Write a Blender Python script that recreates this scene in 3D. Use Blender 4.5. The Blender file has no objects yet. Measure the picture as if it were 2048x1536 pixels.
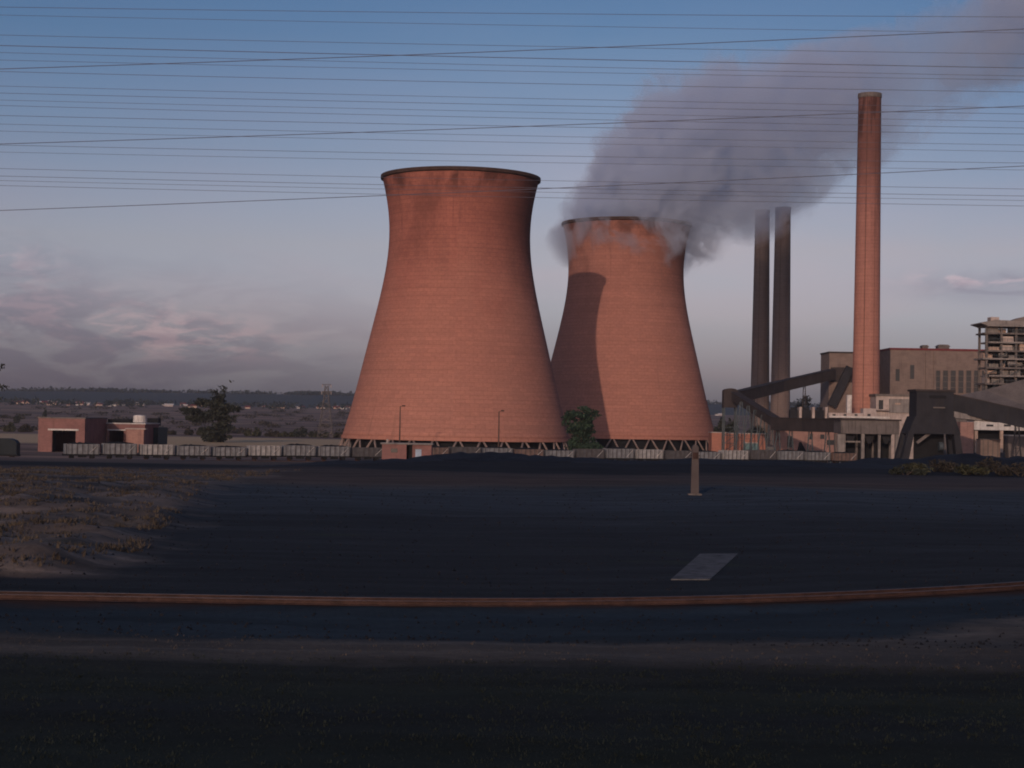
import bpy, math, random
import numpy as np
from mathutils import Vector, Matrix, noise
random.seed(7); rng = np.random.default_rng(7)
S = bpy.context.scene; COL = S.collection; PI = math.pi
R = math.radians

# ------------------------------------------------------------------ camera
FPX = 3414.0; CAMZ = 4.0
cd = bpy.data.cameras.new('camera'); cd.sensor_width = 36; cd.lens = FPX/2048*36
cd.clip_start = .5; cd.clip_end = 30000
cam = bpy.data.objects.new('camera', cd); COL.objects.link(cam)
CM = Matrix.Rotation(R(90+1.124), 3, 'X') @ Matrix.Rotation(R(1.0), 3, 'Z')
cam.matrix_world = Matrix.Translation((0, 0, CAMZ)) @ CM.to_4x4()
S.camera = cam
def W(px, py, D):
    d = CM @ Vector(((px-1024)/FPX, -(py-768)/FPX, -1))
    return Vector((0, 0, CAMZ)) + d*(D/d.y)
def X(px, D, py=840): return W(px, py, D).x
def Z(px, py, D): return W(px, py, D).z

# ------------------------------------------------------------------ light
SUN_AZ = 14.5; SUN_EL = 12.0      # light travels to +Y and to the right by SUN_AZ
S.view_settings.view_transform = 'Standard'; S.view_settings.look = 'None'
S.view_settings.exposure = -0.5; S.view_settings.gamma = 1
sl = bpy.data.lights.new('sun', 'SUN'); sl.energy = 2.05; sl.angle = R(.5); sl.color = (1, .72, .55)
so = bpy.data.objects.new('sun', sl); COL.objects.link(so)
ldir = Vector((math.sin(R(SUN_AZ))*math.cos(R(SUN_EL)), math.cos(R(SUN_AZ))*math.cos(R(SUN_EL)), -math.sin(R(SUN_EL))))
so.rotation_euler = ldir.to_track_quat('-Z', 'Y').to_euler()

class NT:
    """small node-tree helper"""
    def __init__(s, tree): s.t = tree; s.n = tree.nodes; s.l = tree.links
    def new(s, kind, **kw):
        n = s.n.new(kind)
        for k, v in kw.items(): setattr(n, k, v)
        return n
    def link(s, a, b): s.l.new(a, b)
    def put(s, sock, v):
        if isinstance(v, bpy.types.NodeSocket): s.l.new(v, sock)
        elif isinstance(v, (tuple, list)) and len(v) == 3 and sock.type == 'RGBA': sock.default_value = (*v, 1)
        else: sock.default_value = v
    def math(s, op, a, b=None, c=None, clamp=False):
        n = s.new('ShaderNodeMath', operation=op, use_clamp=clamp); s.put(n.inputs[0], a)
        if b is not None: s.put(n.inputs[1], b)
        if c is not None: s.put(n.inputs[2], c)
        return n.outputs[0]
    def mix(s, f, a, b, blend='MIX'):
        n = s.new('ShaderNodeMix', data_type='RGBA', blend_type=blend); s.put(n.inputs[0], f); s.put(n.inputs[6], a); s.put(n.inputs[7], b)
        return n.outputs[2]
    def noise(s, vec, scale, detail=4, rough=.55, dist=0):
        n = s.new('ShaderNodeTexNoise'); s.put(n.inputs['Scale'], scale); n.inputs['Detail'].default_value = detail
        n.inputs['Roughness'].default_value = rough; n.inputs['Distortion'].default_value = dist
        if vec is not None: s.link(vec, n.inputs['Vector'])
        return n.outputs['Fac']
    def ramp(s, f, stops, interp='LINEAR'):
        n = s.new('ShaderNodeValToRGB'); e = n.color_ramp.elements; n.color_ramp.interpolation = interp
        while len(e) < len(stops): e.new(.5)
        for i, (p, c) in enumerate(stops):
            e[i].position = p; e[i].color = (*c, 1) if isinstance(c, tuple) else (c, c, c, 1)
        s.put(n.inputs[0], f); return n.outputs[0]
    def range(s, v, a, b, c=0., d=1., smooth=False):
        n = s.new('ShaderNodeMapRange', interpolation_type='SMOOTHSTEP' if smooth else 'LINEAR'); s.put(n.inputs[0], v)
        for i, k in enumerate((a, b, c, d)): n.inputs[i+1].default_value = k
        return n.outputs[0]
    def xyz(s, v):
        n = s.new('ShaderNodeSeparateXYZ'); s.link(v, n.inputs[0]); return n.outputs
    def comb(s, x, y, z):
        n = s.new('ShaderNodeCombineXYZ')
        for i, k in enumerate((x, y, z)): s.put(n.inputs[i], k)
        return n.outputs[0]

# ------------------------------------------------------------------ sky
wd = bpy.data.worlds.new('World'); S.world = wd; wd.use_nodes = True
w = NT(wd.node_tree); bg = w.n['Background']
sky = w.new('ShaderNodeTexSky', sky_type='NISHITA', sun_disc=False)
sky.sun_elevation = R(SUN_EL); sky.sun_rotation = R(180+SUN_AZ); sky.dust_density = 2.0; sky.air_density = 1.0
gen = w.new('ShaderNodeTexCoord').outputs['Generated']
gx, gy, gz = w.xyz(gen)
az = w.math('ARCTAN2', gx, gy)
tint = w.ramp(w.range(gz, 0, .30), [(0, (.73, .74, 1.36)), (.10, (.84, .82, 1.42)), (.20, (.94, .87, 1.32)), (.33, (.89, .76, 1.0)), (.51, (.60, .605, .83)), (.72, (.36, .495, .74)), (1, (.30, .45, .72))])
c0 = w.mix(1.0, sky.outputs[0], tint, 'MULTIPLY')
# broad streaks of thin mauve cloud and heavier banks low on the left, one small cloud on the right
cv = w.comb(w.math('MULTIPLY', az, 6.5), w.math('MULTIPLY', gz, 22.), 0.)
n1 = w.noise(cv, 2.6, 7, .6, .6)
n2 = w.noise(w.comb(w.math('MULTIPLY', az, 5.), w.math('MULTIPLY', gz, 22.), 3.7), 1.0, 5, .5, .3)
def gauss(a0, e0, sa, se):
    da = w.math('DIVIDE', w.math('SUBTRACT', az, a0), sa); de = w.math('DIVIDE', w.math('SUBTRACT', gz, e0), se)
    return w.math('EXPONENT', w.math('MULTIPLY', w.math('ADD', w.math('MULTIPLY', da, da), w.math('MULTIPLY', de, de)), -1.))
bank = w.math('ADD', w.math('MULTIPLY', gauss(-.27, .030, .20, .040), 1.15), w.math('ADD', gauss(.275, .079, .040, .0075), w.math('MULTIPLY', gauss(-.31, .075, .06, .02), .5)))
band = w.math('MULTIPLY', bank, w.range(n1, .40, .58, .42, 1., True), clamp=True)
lit = w.math('MULTIPLY', w.math('ADD', w.math('ADD', gauss(-.19, .041, .05, .011), w.math('MULTIPLY', gauss(-.27, .055, .08, .012), .55)), w.math('ADD', w.math('MULTIPLY', gauss(.27, .083, .034, .004), .8), w.math('MULTIPLY', gauss(-.29, .082, .03, .012), .5))), w.range(w.noise(cv, 6.5, 5, .6, .4), .44, .62, 0., 1.15, True), clamp=True)
veil = w.math('MULTIPLY', w.range(n2, .40, .64, 0, .5, True), w.range(gz, .02, .22, 1., .5))
cloudy = w.mix(veil, c0, w.mix(1., c0, (1.10, .95, .94), 'MULTIPLY'))
glow = w.math('MULTIPLY', gauss(.06, .17, .20, .085), w.range(n2, .3, .6, .5, 1.))
cloudy = w.mix(glow, cloudy, w.mix(1., cloudy, (1.42, 1.24, 1.13), 'MULTIPLY'))
cloudy = w.mix(w.math('MULTIPLY', band, .95), cloudy, w.mix(1., cloudy, (.57, .54, .62), 'MULTIPLY'))
cloudy = w.mix(w.math('MULTIPLY', lit, 1.), cloudy, w.mix(1., cloudy, (1.6, 1.30, 1.22), 'MULTIPLY'))
w.put(bg.inputs['Color'], cloudy); bg.inputs['Strength'].default_value = .148

# ------------------------------------------------------------------ render settings that belong to the scene
S.cycles.volume_step_rate = .4; S.cycles.volume_max_steps = 512; S.cycles.volume_bounces = 4
S.cycles.filter_width = 1.9
S.cycles.max_bounces = 6; S.cycles.use_denoising = True

# ------------------------------------------------------------------ materials
def base(name):
    m = bpy.data.materials.new(name); m.use_nodes = True
    t = NT(m.node_tree); b = t.n['Principled BSDF']; b.inputs['Specular IOR Level'].default_value = .25
    return m, t, b
def mat(name, col, rough=.88, var=.35, scale=.6, bump=.0, spec=.2, metallic=0., streak=0., dirt=(.05, .045, .04)):
    """weathered plain surface: mottled colour, optional rain streaks running down"""
    m, t, b = base(name)
    tc = t.new('ShaderNodeTexCoord').outputs['Object']; x, y, z = t.xyz(tc)
    n = t.noise(tc, scale, 6, .6)
    lo = tuple(c*(1-var) for c in col); hi = tuple(min(1, c*(1+var*.7)) for c in col)
    c = t.ramp(n, [(.28, lo), (.72, hi)])
    if streak:
        sv = t.comb(t.math('MULTIPLY', x, 1.6), t.math('MULTIPLY', y, 1.6), t.math('MULTIPLY', z, .12))
        c = t.mix(t.math('MULTIPLY', t.range(t.noise(sv, 1.3, 5, .6), .48, .72, 0, 1, True), streak), c, dirt)
    t.put(b.inputs['Base Color'], c); b.inputs['Roughness'].default_value = rough
    b.inputs['Specular IOR Level'].default_value = spec; b.inputs['Metallic'].default_value = metallic
    if bump:
        bn = t.new('ShaderNodeBump'); bn.inputs['Strength'].default_value = bump; bn.inputs['Distance'].default_value = .15
        t.link(t.noise(tc, scale*6, 5), bn.inputs['Height']); t.link(bn.outputs[0], b.inputs['Normal'])
    return m
def brick(name, a, b_, mortar, sc=1.0, soot=.35, big=(.9, .3)):
    """brickwork seen from far: bricks shown as coarse courses plus mottling and soot"""
    m, t, b = base(name)
    tc = t.new('ShaderNodeTexCoord').outputs['Object']; x, y, z = t.xyz(tc)
    br = t.new('ShaderNodeTexBrick'); br.inputs['Scale'].default_value = sc
    br.inputs['Brick Width'].default_value = big[0]; br.inputs['Row Height'].default_value = big[1]; br.inputs['Mortar Size'].default_value = .02
    t.put(br.inputs['Color1'], a); t.put(br.inputs['Color2'], b_); t.put(br.inputs['Mortar'], mortar)
    t.link(t.comb(t.math('ADD', x, y), z, 0.), br.inputs['Vector'])
    n = t.noise(tc, .35, 6, .65)
    c = t.mix(t.range(n, .40, .75, 0, soot, True), br.outputs['Color'], (.05, .03, .028))
    sv = t.comb(t.math('MULTIPLY', x, 1.2), t.math('MULTIPLY', y, 1.2), t.math('MULTIPLY', z, .1))
    c = t.mix(t.range(t.noise(sv, 1., 5), .52, .75, 0, soot, True), c, (.06, .045, .04))
    t.put(b.inputs['Base Color'], c); b.inputs['Roughness'].default_value = .92
    return m
def shell_material(name, low, high, z0, z1, soot_seed, soot_shade_amt=.75, side=0., top=0.):
    """tower brickwork: lift courses, patchy bricks, soot below the rim, painted flank shade, darker top"""
    m, t, b = base(name)
    tc = t.new('ShaderNodeTexCoord').outputs['Object']; x, y, z = t.xyz(tc)
    ang = t.math('ARCTAN2', x, y); arc = t.math('MULTIPLY', ang, 30.)
    h = t.range(z, z0, z1)
    n = t.noise(t.comb(arc, z, soot_seed), .06, 6, .6)
    c = t.ramp(t.math('ADD', h, t.range(n, .3, .7, -.12, .12)), [(0., low), (.45, tuple(l*.62+g*.38 for l, g in zip(low, high))), (.78, high), (1., tuple(g*.92 for g in high))])
    br = t.new('ShaderNodeTexBrick'); br.inputs['Scale'].default_value = 1.; br.inputs['Brick Width'].default_value = 2.6
    br.inputs['Row Height'].default_value = 1.25; br.inputs['Mortar Size'].default_value = .10; br.inputs['Mortar Smooth'].default_value = .6
    t.put(br.inputs['Color1'], (1.06, 1.03, 1.0)); t.put(br.inputs['Color2'], (.90, .89, .90)); t.put(br.inputs['Mortar'], (.74, .72, .74))
    t.link(t.comb(arc, z, 0.), br.inputs['Vector'])
    c = t.mix(.8, c, t.mix(1., c, br.outputs['Color'], 'MULTIPLY'))
    g = t.noise(t.comb(arc, t.math('MULTIPLY', z, 2.), soot_seed), .9, 5, .7)
    c = t.mix(.55, c, t.mix(1., c, t.ramp(g, [(.3, .72), (.7, 1.2)]), 'MULTIPLY'))
    lift = t.noise(t.comb(t.math('MULTIPLY', arc, .012), z, soot_seed+3.), .75, 4, .7)
    c = t.mix(.45, c, t.mix(1., c, t.ramp(lift, [(.3, .76), (.7, 1.2)]), 'MULTIPLY'))
    # soot: ragged dark patches hanging from the rim, thin streaks below
    p = t.noise(t.comb(t.math('MULTIPLY', arc, .8), t.math('MULTIPLY', z, .7), soot_seed+5.), .085, 6, .62, .3)
    hz = t.range(h, .86, .965, 0, 1, True)
    s1 = t.math('MULTIPLY', t.range(p, .40, .60, 0, 1, True), hz)
    s2 = t.math('MULTIPLY', t.range(t.noise(t.comb(arc, t.math('MULTIPLY', z, .06), soot_seed), .55, 5, .6), .5, .72, 0, 1, True), t.range(h, .55, .97, 0, .5, True))
    s3 = t.math('MULTIPLY', t.range(t.noise(t.comb(arc, t.math('MULTIPLY', z, .6), soot_seed+9.), .05, 5, .6), .46, .66, 0, .55, True), t.range(h, .50, .80, 0, 1, True))
    if top: s1 = t.math('MAXIMUM', s1, t.math('MULTIPLY', t.range(t.math('ADD', h, t.math('MULTIPLY', t.math('SUBTRACT', p, .5), .12)), .70, .90, 0, 1, True), top))  # general darkening towards the top, with a ragged lower edge
    if side:  # shade of the upper right flank, painted into the brick colour
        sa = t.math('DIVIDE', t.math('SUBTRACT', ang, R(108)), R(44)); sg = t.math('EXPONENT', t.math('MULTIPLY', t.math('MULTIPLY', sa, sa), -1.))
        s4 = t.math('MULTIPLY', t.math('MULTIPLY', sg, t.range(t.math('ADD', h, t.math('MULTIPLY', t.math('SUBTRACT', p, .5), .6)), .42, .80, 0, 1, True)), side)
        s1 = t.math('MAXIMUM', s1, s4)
    so_ = t.math('MULTIPLY', t.math('MAXIMUM', t.math('MAXIMUM', s1, s2), s3), soot_shade_amt)
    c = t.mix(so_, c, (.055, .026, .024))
    # a few long damp runs low on the shell
    d = t.range(t.noise(t.comb(arc, t.math('MULTIPLY', z, .035), soot_seed+2.), .45, 4, .6), .60, .78, 0, .30, True)
    c = t.mix(d, c, (.13, .085, .07))
    t.put(b.inputs['Base Color'], c); b.inputs['Roughness'].default_value = .95; b.inputs['Specular IOR Level'].default_value = .1
    bn = t.new('ShaderNodeBump'); bn.inputs['Strength'].default_value = .35; bn.inputs['Distance'].default_value = .12
    t.link(br.outputs['Fac'], bn.inputs['Height']); bn.invert = True; t.link(bn.outputs[0], b.inputs['Normal'])
    return m
def foliage(name, col, var=.6):
    m, t, b = base(name)
    tc = t.new('ShaderNodeTexCoord').outputs['Object']
    n = t.noise(tc, .55, 4, .6); n2 = t.noise(tc, 4., 3)
    c = t.ramp(n, [(.3, tuple(k*(1-var) for k in col)), (.7, tuple(k*(1+var) for k in col))])
    c = t.mix(.5, c, t.mix(1., c, t.ramp(n2, [(.3, .6), (.7, 1.4)]), 'MULTIPLY'))
    t.put(b.inputs['Base Color'], c); b.inputs['Roughness'].default_value = .8
    return m
M = {}
M['brick'] = brick('red_brick', (.27, .128, .118), (.23, .105, .098), (.22, .16, .14))
M['brick_orange'] = brick('orange_brick', (.42, .17, .12), (.36, .145, .105), (.30, .2, .16), soot=.2)
M['brick_brown'] = brick('brown_brick', (.235, .175, .152), (.205, .15, .13), (.18, .145, .13), sc=.5, soot=.35)
M['brick_pink'] = brick('pink_render', (.42, .23, .19), (.36, .20, .165), (.3, .2, .17), soot=.4)
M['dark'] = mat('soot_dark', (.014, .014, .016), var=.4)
M['rimdark'] = mat('rim_soot', (.062, .038, .032), var=.4)
M['char'] = mat('charcoal_cladding', (.028, .028, .034), var=.35, streak=.4, dirt=(.05, .04, .035), scale=.3)
M['gallery'] = mat('gallery_cladding', (.050, .040, .040), var=.35, streak=.5, scale=.3)
M['concrete'] = mat('concrete', (.24, .215, .205), var=.3, streak=.6, dirt=(.08, .07, .065), scale=.5, bump=.3)
M['concrete_dark'] = mat('stained_concrete', (.15, .13, .125), var=.3, streak=.7, scale=.5)
M['hut'] = mat('hut_render', (.095, .078, .078), var=.25, streak=.5, dirt=(.05, .04, .04), scale=1.2)
M['slabc'] = mat('slab_concrete', (.115, .112, .115), var=.6, scale=2.2, bump=.3)
M['leg'] = mat('leg_concrete', (.25, .185, .165), var=.3, scale=.7)
M['steel'] = mat('blue_grey_steel', (.062, .078, .088), var=.4, rough=.6, scale=.8)
M['rust'] = mat('rusty_steel', (.062, .034, .029), var=.5, rough=.75, scale=3., bump=.3)
M['railtop'] = mat('worn_rail_steel', (.16, .13, .125), var=.3, rough=.4, metallic=.6, scale=4.)
M['white'] = mat('white_paint', (.62, .58, .55), var=.25, streak=.5, dirt=(.22, .17, .15), scale=.8)
M['pale'] = mat('pale_render', (.46, .38, .35), var=.3, streak=.6, dirt=(.15, .11, .1), scale=.6)
M['cream'] = mat('cream_panels', (.50, .36, .29), var=.35, streak=.5, scale=.5)
M['teal'] = mat('teal_paint', (.13, .21, .22), var=.2)
M['bluedoor'] = mat('pale_blue_paint', (.36, .44, .55), var=.2)
M['glass'] = mat('dark_glass', (.03, .032, .036), rough=.25, spec=.5, var=.3)
M['navy'] = mat('navy_paint', (.006, .012, .019), rough=.6, var=.3)
M['roofgrey'] = mat('grey_sheet_roof', (.17, .145, .135), var=.3, streak=.5, scale=.25)
M['redtrim'] = mat('red_trim', (.16, .035, .04), var=.3)
M['wood'] = mat('bark', (.06, .047, .038), var=.4, scale=2.)
M['sleeper'] = mat('tarred_timber', (.035, .028, .025), var=.5, scale=3.)
M['wire'] = mat('wire_metal', (.11, .11, .15), rough=.6, var=.1)
M['pole'] = mat('creosoted_pole', (.10, .065, .055), var=.3)
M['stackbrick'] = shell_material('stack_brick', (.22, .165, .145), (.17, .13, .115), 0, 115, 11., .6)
M['stackbrick_orange'] = shell_material('chimney_brick', (.45, .218, .168), (.34, .16, .135), 0, 121, 21., .9, 0., .62)  # orange brick of the lone chimney, darker towards the top
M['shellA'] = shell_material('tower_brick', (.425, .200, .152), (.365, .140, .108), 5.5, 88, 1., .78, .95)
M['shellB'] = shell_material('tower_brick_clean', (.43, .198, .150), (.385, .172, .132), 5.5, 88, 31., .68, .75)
M['leaf_dark'] = foliage('dark_leaves', (.030, .034, .026))
M['leaf_green'] = foliage('green_leaves', (.028, .05, .03))
M['leaf_olive'] = foliage('olive_leaves', (.045, .045, .026))
M['leaf_brown'] = foliage('brown_leaves', (.040, .034, .027))
M['wood_far'] = foliage('far_wood_leaves', (.020, .026, .024), .4)
def wagon_mat(name, col, amt):
    m = mat(name, col, var=.35, streak=amt, dirt=(.06, .045, .04), scale=.9, rough=.7); return m
M['wagA'] = wagon_mat('wagon_grey_paint', (.20, .205, .22), .6)
M['wagB'] = wagon_mat('wagon_pale_paint', (.33, .32, .32), .5)
M['wagC'] = wagon_mat('wagon_dark_paint', (.09, .085, .09), .6)
M['wagD'] = wagon_mat('wagon_brown_paint', (.17, .115, .10), .6)

# ------------------------------------------------------------------ mesh builder
class MB:
    def __init__(s): s.v = []; s.f = []
    def add(s, vs, fs):
        o = len(s.v); s.v += [tuple(p) for p in vs]; s.f += [tuple(i+o for i in f) for f in fs]; return s
    def box(s, x0, x1, y0, y1, z0, z1):
        return s.add([(x0,y0,z0),(x1,y0,z0),(x1,y1,z0),(x0,y1,z0),(x0,y0,z1),(x1,y0,z1),(x1,y1,z1),(x0,y1,z1)],
                     [(0,3,2,1),(4,5,6,7),(0,1,5,4),(1,2,6,5),(2,3,7,6),(3,0,4,7)])
    def bar(s, a, b, w, h=None):
        a = Vector(a); b = Vector(b); h = h or w; d = (b-a).normalized()
        u = d.cross(Vector((0,0,1))); u = Vector((1,0,0)) if u.length < 1e-4 else u.normalized(); v = u.cross(d)
        c = [(-1,-1),(1,-1),(1,1),(-1,1)]
        return s.add([p+u*i*w/2+v*j*h/2 for p in (a, b) for i, j in c], [(3,2,1,0),(4,5,6,7),(0,1,5,4),(1,2,6,5),(2,3,7,6),(3,0,4,7)])
    def prism(s, poly, y0, y1):
        """poly = (x,z) points counter-clockwise seen from -Y, extruded from y0 to y1"""
        n = len(poly)
        vs = [(x, y0, z) for x, z in poly]+[(x, y1, z) for x, z in poly]
        return s.add(vs, [tuple(range(n)), tuple(reversed(range(n, 2*n)))]+[((i+1) % n, i, i+n, (i+1) % n+n) for i in range(n)])
    def tube(s, pts, rad, n=8, cap=True):
        pts = [Vector(p) for p in pts]; rad = rad if isinstance(rad, (list, tuple)) else [rad]*len(pts)
        vs = []; fs = []
        for i, p in enumerate(pts):
            d = (pts[min(i+1, len(pts)-1)]-pts[max(i-1, 0)]).normalized()
            u = d.cross(Vector((0, 0, 1))); u = Vector((1, 0, 0)) if u.length < 1e-3 else u.normalized(); v = u.cross(d)
            vs += [p+(u*math.cos(2*PI*k/n)+v*math.sin(2*PI*k/n))*rad[i] for k in range(n)]
        for i in range(len(pts)-1):
            fs += [(i*n+k, i*n+(k+1) % n, (i+1)*n+(k+1) % n, (i+1)*n+k) for k in range(n)]
        if cap: fs += [tuple(reversed(range(n))), tuple(range((len(pts)-1)*n, len(pts)*n))]
        return s.add(vs, fs)
    def lathe(s, prof, n=96, c=(0, 0, 0), close=False):
        vs = []; fs = []; m = len(prof)
        for r, z in prof:
            vs += [(c[0]+r*math.cos(2*PI*k/n), c[1]+r*math.sin(2*PI*k/n), c[2]+z) for k in range(n)]
        for i in range(m if close else m-1):
            j = (i+1) % m
            fs += [(i*n+k, i*n+(k+1) % n, j*n+(k+1) % n, j*n+k) for k in range(n)]
        return s.add(vs, fs)
    def build(s, name, m, parent=None, smooth=False, loc=None):
        me = bpy.data.meshes.new(name)
        off = Vector(loc) if loc is not None else (parent_world(parent) if parent else Vector((0, 0, 0)))
        me.from_pydata([tuple(Vector(p)-off) for p in s.v], [], s.f); me.update()
        me.materials.append(m)
        if smooth: me.polygons.foreach_set('use_smooth', [True]*len(me.polygons))
        o = bpy.data.objects.new(name, me); COL.objects.link(o)
        if loc is not None: o.location = loc
        if parent: o.parent = parent
        return o
def parent_world(o):
    v = Vector((0, 0, 0))
    while o: v += o.location; o = o.parent
    return v
def tag(o, label=None, cat=None, group=None, kind=None):
    if label: o['label'] = label
    if cat: o['category'] = cat
    if group: o['group'] = group
    if kind: o['kind'] = kind
    return o
def thing(name, loc, label, cat, group=None):
    o = bpy.data.objects.new(name, None); COL.objects.link(o); o.location = loc; o.empty_display_size = .5
    return tag(o, label, cat, group)
def copy_tree(o, parent=None):
    c = o.copy(); COL.objects.link(c)
    if parent: c.parent = parent
    for ch in list(o.children): copy_tree(ch, c)
    return c

# ------------------------------------------------------------------ terrain
def sm(a, b, x):
    t = min(1, max(0, (x-a)/(b-a))); return t*t*(3-2*t)
def wy(x): return 371+.41*(x+95)    # centre line of the siding
def edge(x): return 108+58*sm(-26, 2, x)
def rail_y(x):      # centre line of the near track, bending away on the right
    return 35.6+.0225*max(0, x+4)**2 if x < 20 else 35.6+.0225*576+1.0*(x-20)
def scrub(x, y):    # 1 in the rough brown ground left of the ash
    bx = -10.4-5.5*sm(40, 96, y)
    return sm(1.2, -1.2, x-bx+noise.noise((x*.25, y*.12, 3))*2.2)*sm(39.8, 42, y)*sm(135, 118, y)
def H(x, y):
    if y < 0: return 0
    e = edge(x)
    z = 0
    z += -5.4*(.5*sm(e, 330, y)+.5*min(1, max(0, (y-e)/(330-e)))) - 1.45*sm(332, 362, y) - 1.45*sm(400, 520, y)
    if 340 < y < 460: z = max(z, -6.9-.35*max(0, abs(y-wy(x))-3))
    if y > 900: z += 23*sm(900, 3000, y)
    n = noise.noise((x*.05, y*.05, 0))*.25+noise.noise((x*.22, y*.2, 4))*.08+noise.noise((x*.9, y*.9, 8))*.025
    if y < e+30: z += n*sm(40, 70, y)
    if y < 37: z += .5*(noise.noise((x*.15, y*.4, 9))*.16+noise.noise((x*.7, y*.9, 8))*.08)
    d = abs(y-rail_y(x))
    if d < 3: z += .05*sm(1.2, .7, d)
    if x < 5 and 39 < y < 140:
        s_ = scrub(x, y); z += s_*sm(112, 70, y)*(.25+.35*sm(-10, -26, x)*sm(44, 75, y)+.5*noise.noise((x*.3, y*.2, 1))+.25*noise.noise((x*.9, y*.7, 2)))
    return z
def grid_obj(name, xs, ys, hf, m):
    nx = len(xs); vs = [(x, y, hf(x, y)) for y in ys for x in xs]
    fs = [(j*nx+i, j*nx+i+1, (j+1)*nx+i+1, (j+1)*nx+i) for j in range(len(ys)-1) for i in range(nx-1)]
    return MB().add(vs, fs).build(name, m, smooth=True)
pos = list(np.arange(0, 24, .5))+list(np.geomspace(24, 6500, 70)); xs = sorted(set([-p for p in pos]+pos))
ys = [-300, -100, -20, 0, 8]+list(np.arange(12, 60, .45))+list(np.geomspace(60, 180, 100))+list(np.geomspace(184, 9000, 110))
def ground_material():
    m, t, b = base('ground_soil')
    tc = t.new('ShaderNodeTexCoord').outputs['Object']; x, y, z = t.xyz(tc)
    # soil zones run along the railway: their borders wander
    wob = t.noise(t.comb(t.math('MULTIPLY', x, .35), y, 0.), .12, 5, .6)
    wob2 = t.noise(tc, 1.1, 4, .6)
    yy = t.math('ADD', y, t.math('MULTIPLY', t.math('SUBTRACT', wob, .5), t.math('MULTIPLY', y, .13)))
    yy = t.math('ADD', yy, t.math('MULTIPLY', t.math('SUBTRACT', wob2, .5), 1.1))
    bend = t.math('MINIMUM', t.math('MAXIMUM', t.math('ADD', x, 4.), 0.), 17.)
    near = t.math('LESS_THAN', y, 62.)
    yy = t.math('SUBTRACT', yy, t.math('MULTIPLY', t.math('MULTIPLY', t.math('MULTIPLY', bend, bend), .0225), t.range(y, 28, 35, 0., 1.)))
    P = lambda v: math.log(v/12)/math.log(400/12)
    lg = t.math('DIVIDE', t.math('LOGARITHM', t.math('DIVIDE', t.math('MAXIMUM', yy, 12.1), 12.), math.e), math.log(400/12))
    z1 = t.ramp(lg, [(0, (.016, .020, .015)), (P(20.5), (.018, .022, .016)), (P(23), (.017, .018, .017)), (P(24.5), (.020, .024, .017)), (P(27.4), (.026, .026, .023)), (P(28.2), (.080, .068, .058)), (P(30.2), (.100, .084, .072)),
        (P(30.8), (.022, .032, .040)), (P(34.4), (.024, .036, .046)), (P(34.9), (.050, .028, .022)), (P(36.9), (.045, .026, .022)), (P(37.4), (.023, .025, .028)), (P(55), (.024, .026, .030)),
        (P(66), (.026, .029, .034)), (P(74), (.042, .050, .060)), (P(94), (.045, .053, .062)), (P(99), (.075, .062, .056)), (P(104), (.075, .052, .044)), (P(124), (.060, .045, .041)), (P(130), (.014, .014, .018)), (P(185), (.013, .013, .016)), (P(240), (.07, .055, .048)), (1, (.085, .065, .055))])
    # rough brown ground on the left
    bx = t.math('SUBTRACT', -10.2, t.math('MULTIPLY', t.range(y, 40, 96, 0, 1, True), 5.5))
    sx = t.math('ADD', t.math('SUBTRACT', x, bx), t.math('MULTIPLY', t.math('SUBTRACT', t.noise(tc, .35, 5, .6), .5), 6.))
    sc = t.math('MULTIPLY', t.range(sx, 1.5, -1.5, 0, 1, True), t.math('MULTIPLY', t.range(yy, 40.3, 41.6, 0, 1), t.range(yy, 112, 126, 1, 0)))
    sn = t.noise(t.comb(t.math('MULTIPLY', x, .35), y, 2.), .30, 6, .65)
    sb = t.ramp(sn, [(.3, (.045, .043, .048)), (.44, (.105, .090, .082)), (.58, (.19, .142, .115)), (.72, (.145, .125, .112))])
    z1 = t.mix(sc, z1, sb)
    rv = t.noise(t.comb(t.math('MULTIPLY', x, .035), t.math('MULTIPLY', yy, .9), 11.), 1., 6, .62)
    z1 = t.mix(.8, z1, t.mix(1., z1, t.ramp(rv, [(.30, .55), (.5, 1.), (.70, 1.6)]), 'MULTIPLY'))
    # patches: coal spill, wet dust, weeds
    pn = t.noise(t.comb(t.math('MULTIPLY', x, .2), y, 7.), .45, 6, .62)
    z1 = t.mix(.75, z1, t.mix(1., z1, t.ramp(pn, [(.28, .55), (.5, 1.), (.74, 1.55)]), 'MULTIPLY'))
    wd_ = t.math('MULTIPLY', t.range(t.noise(t.comb(t.math('MULTIPLY', x, .5), y, 19.), .22, 5, .6), .61, .70, 0, .7, True), t.math('MULTIPLY', t.range(y, 40, 44), t.range(y, 64, 56)))
    z1 = t.mix(wd_, z1, (.034, .042, .026))
    # the plain beyond: broken strips of veld, ploughland and dry grass
    fv = t.comb(t.math('MULTIPLY', x, .0016), t.math('MULTIPLY', y, .006), 0.)
    f1 = t.noise(fv, 1.6, 5, .6); f2 = t.noise(tc, .02, 6, .65)
    far = t.ramp(f1, [(.30, (.085, .055, .045)), (.42, (.28, .175, .135)), (.5, (.12, .08, .064)), (.58, (.32, .20, .145)), (.7, (.20, .15, .095))])
    far = t.mix(.6, far, t.mix(1., far, t.ramp(f2, [(.3, .6), (.7, 1.4)]), 'MULTIPLY'))
    grass = t.math('MULTIPLY', t.range(y, 600, 640), t.range(y, 860, 830))
    far = t.mix(grass, far, (.58, .39, .22))
    works = t.math('MULTIPLY', t.range(x, -60, -30), t.range(y, 700, 560))
    far = t.mix(works, far, t.ramp(f2, [(.3, (.045, .042, .042)), (.7, (.11, .10, .09))]))
    c = t.mix(t.range(y, 240, 420, 0, 1, True), z1, far)
    fine = t.noise(tc, 5., 6, .7)
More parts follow.
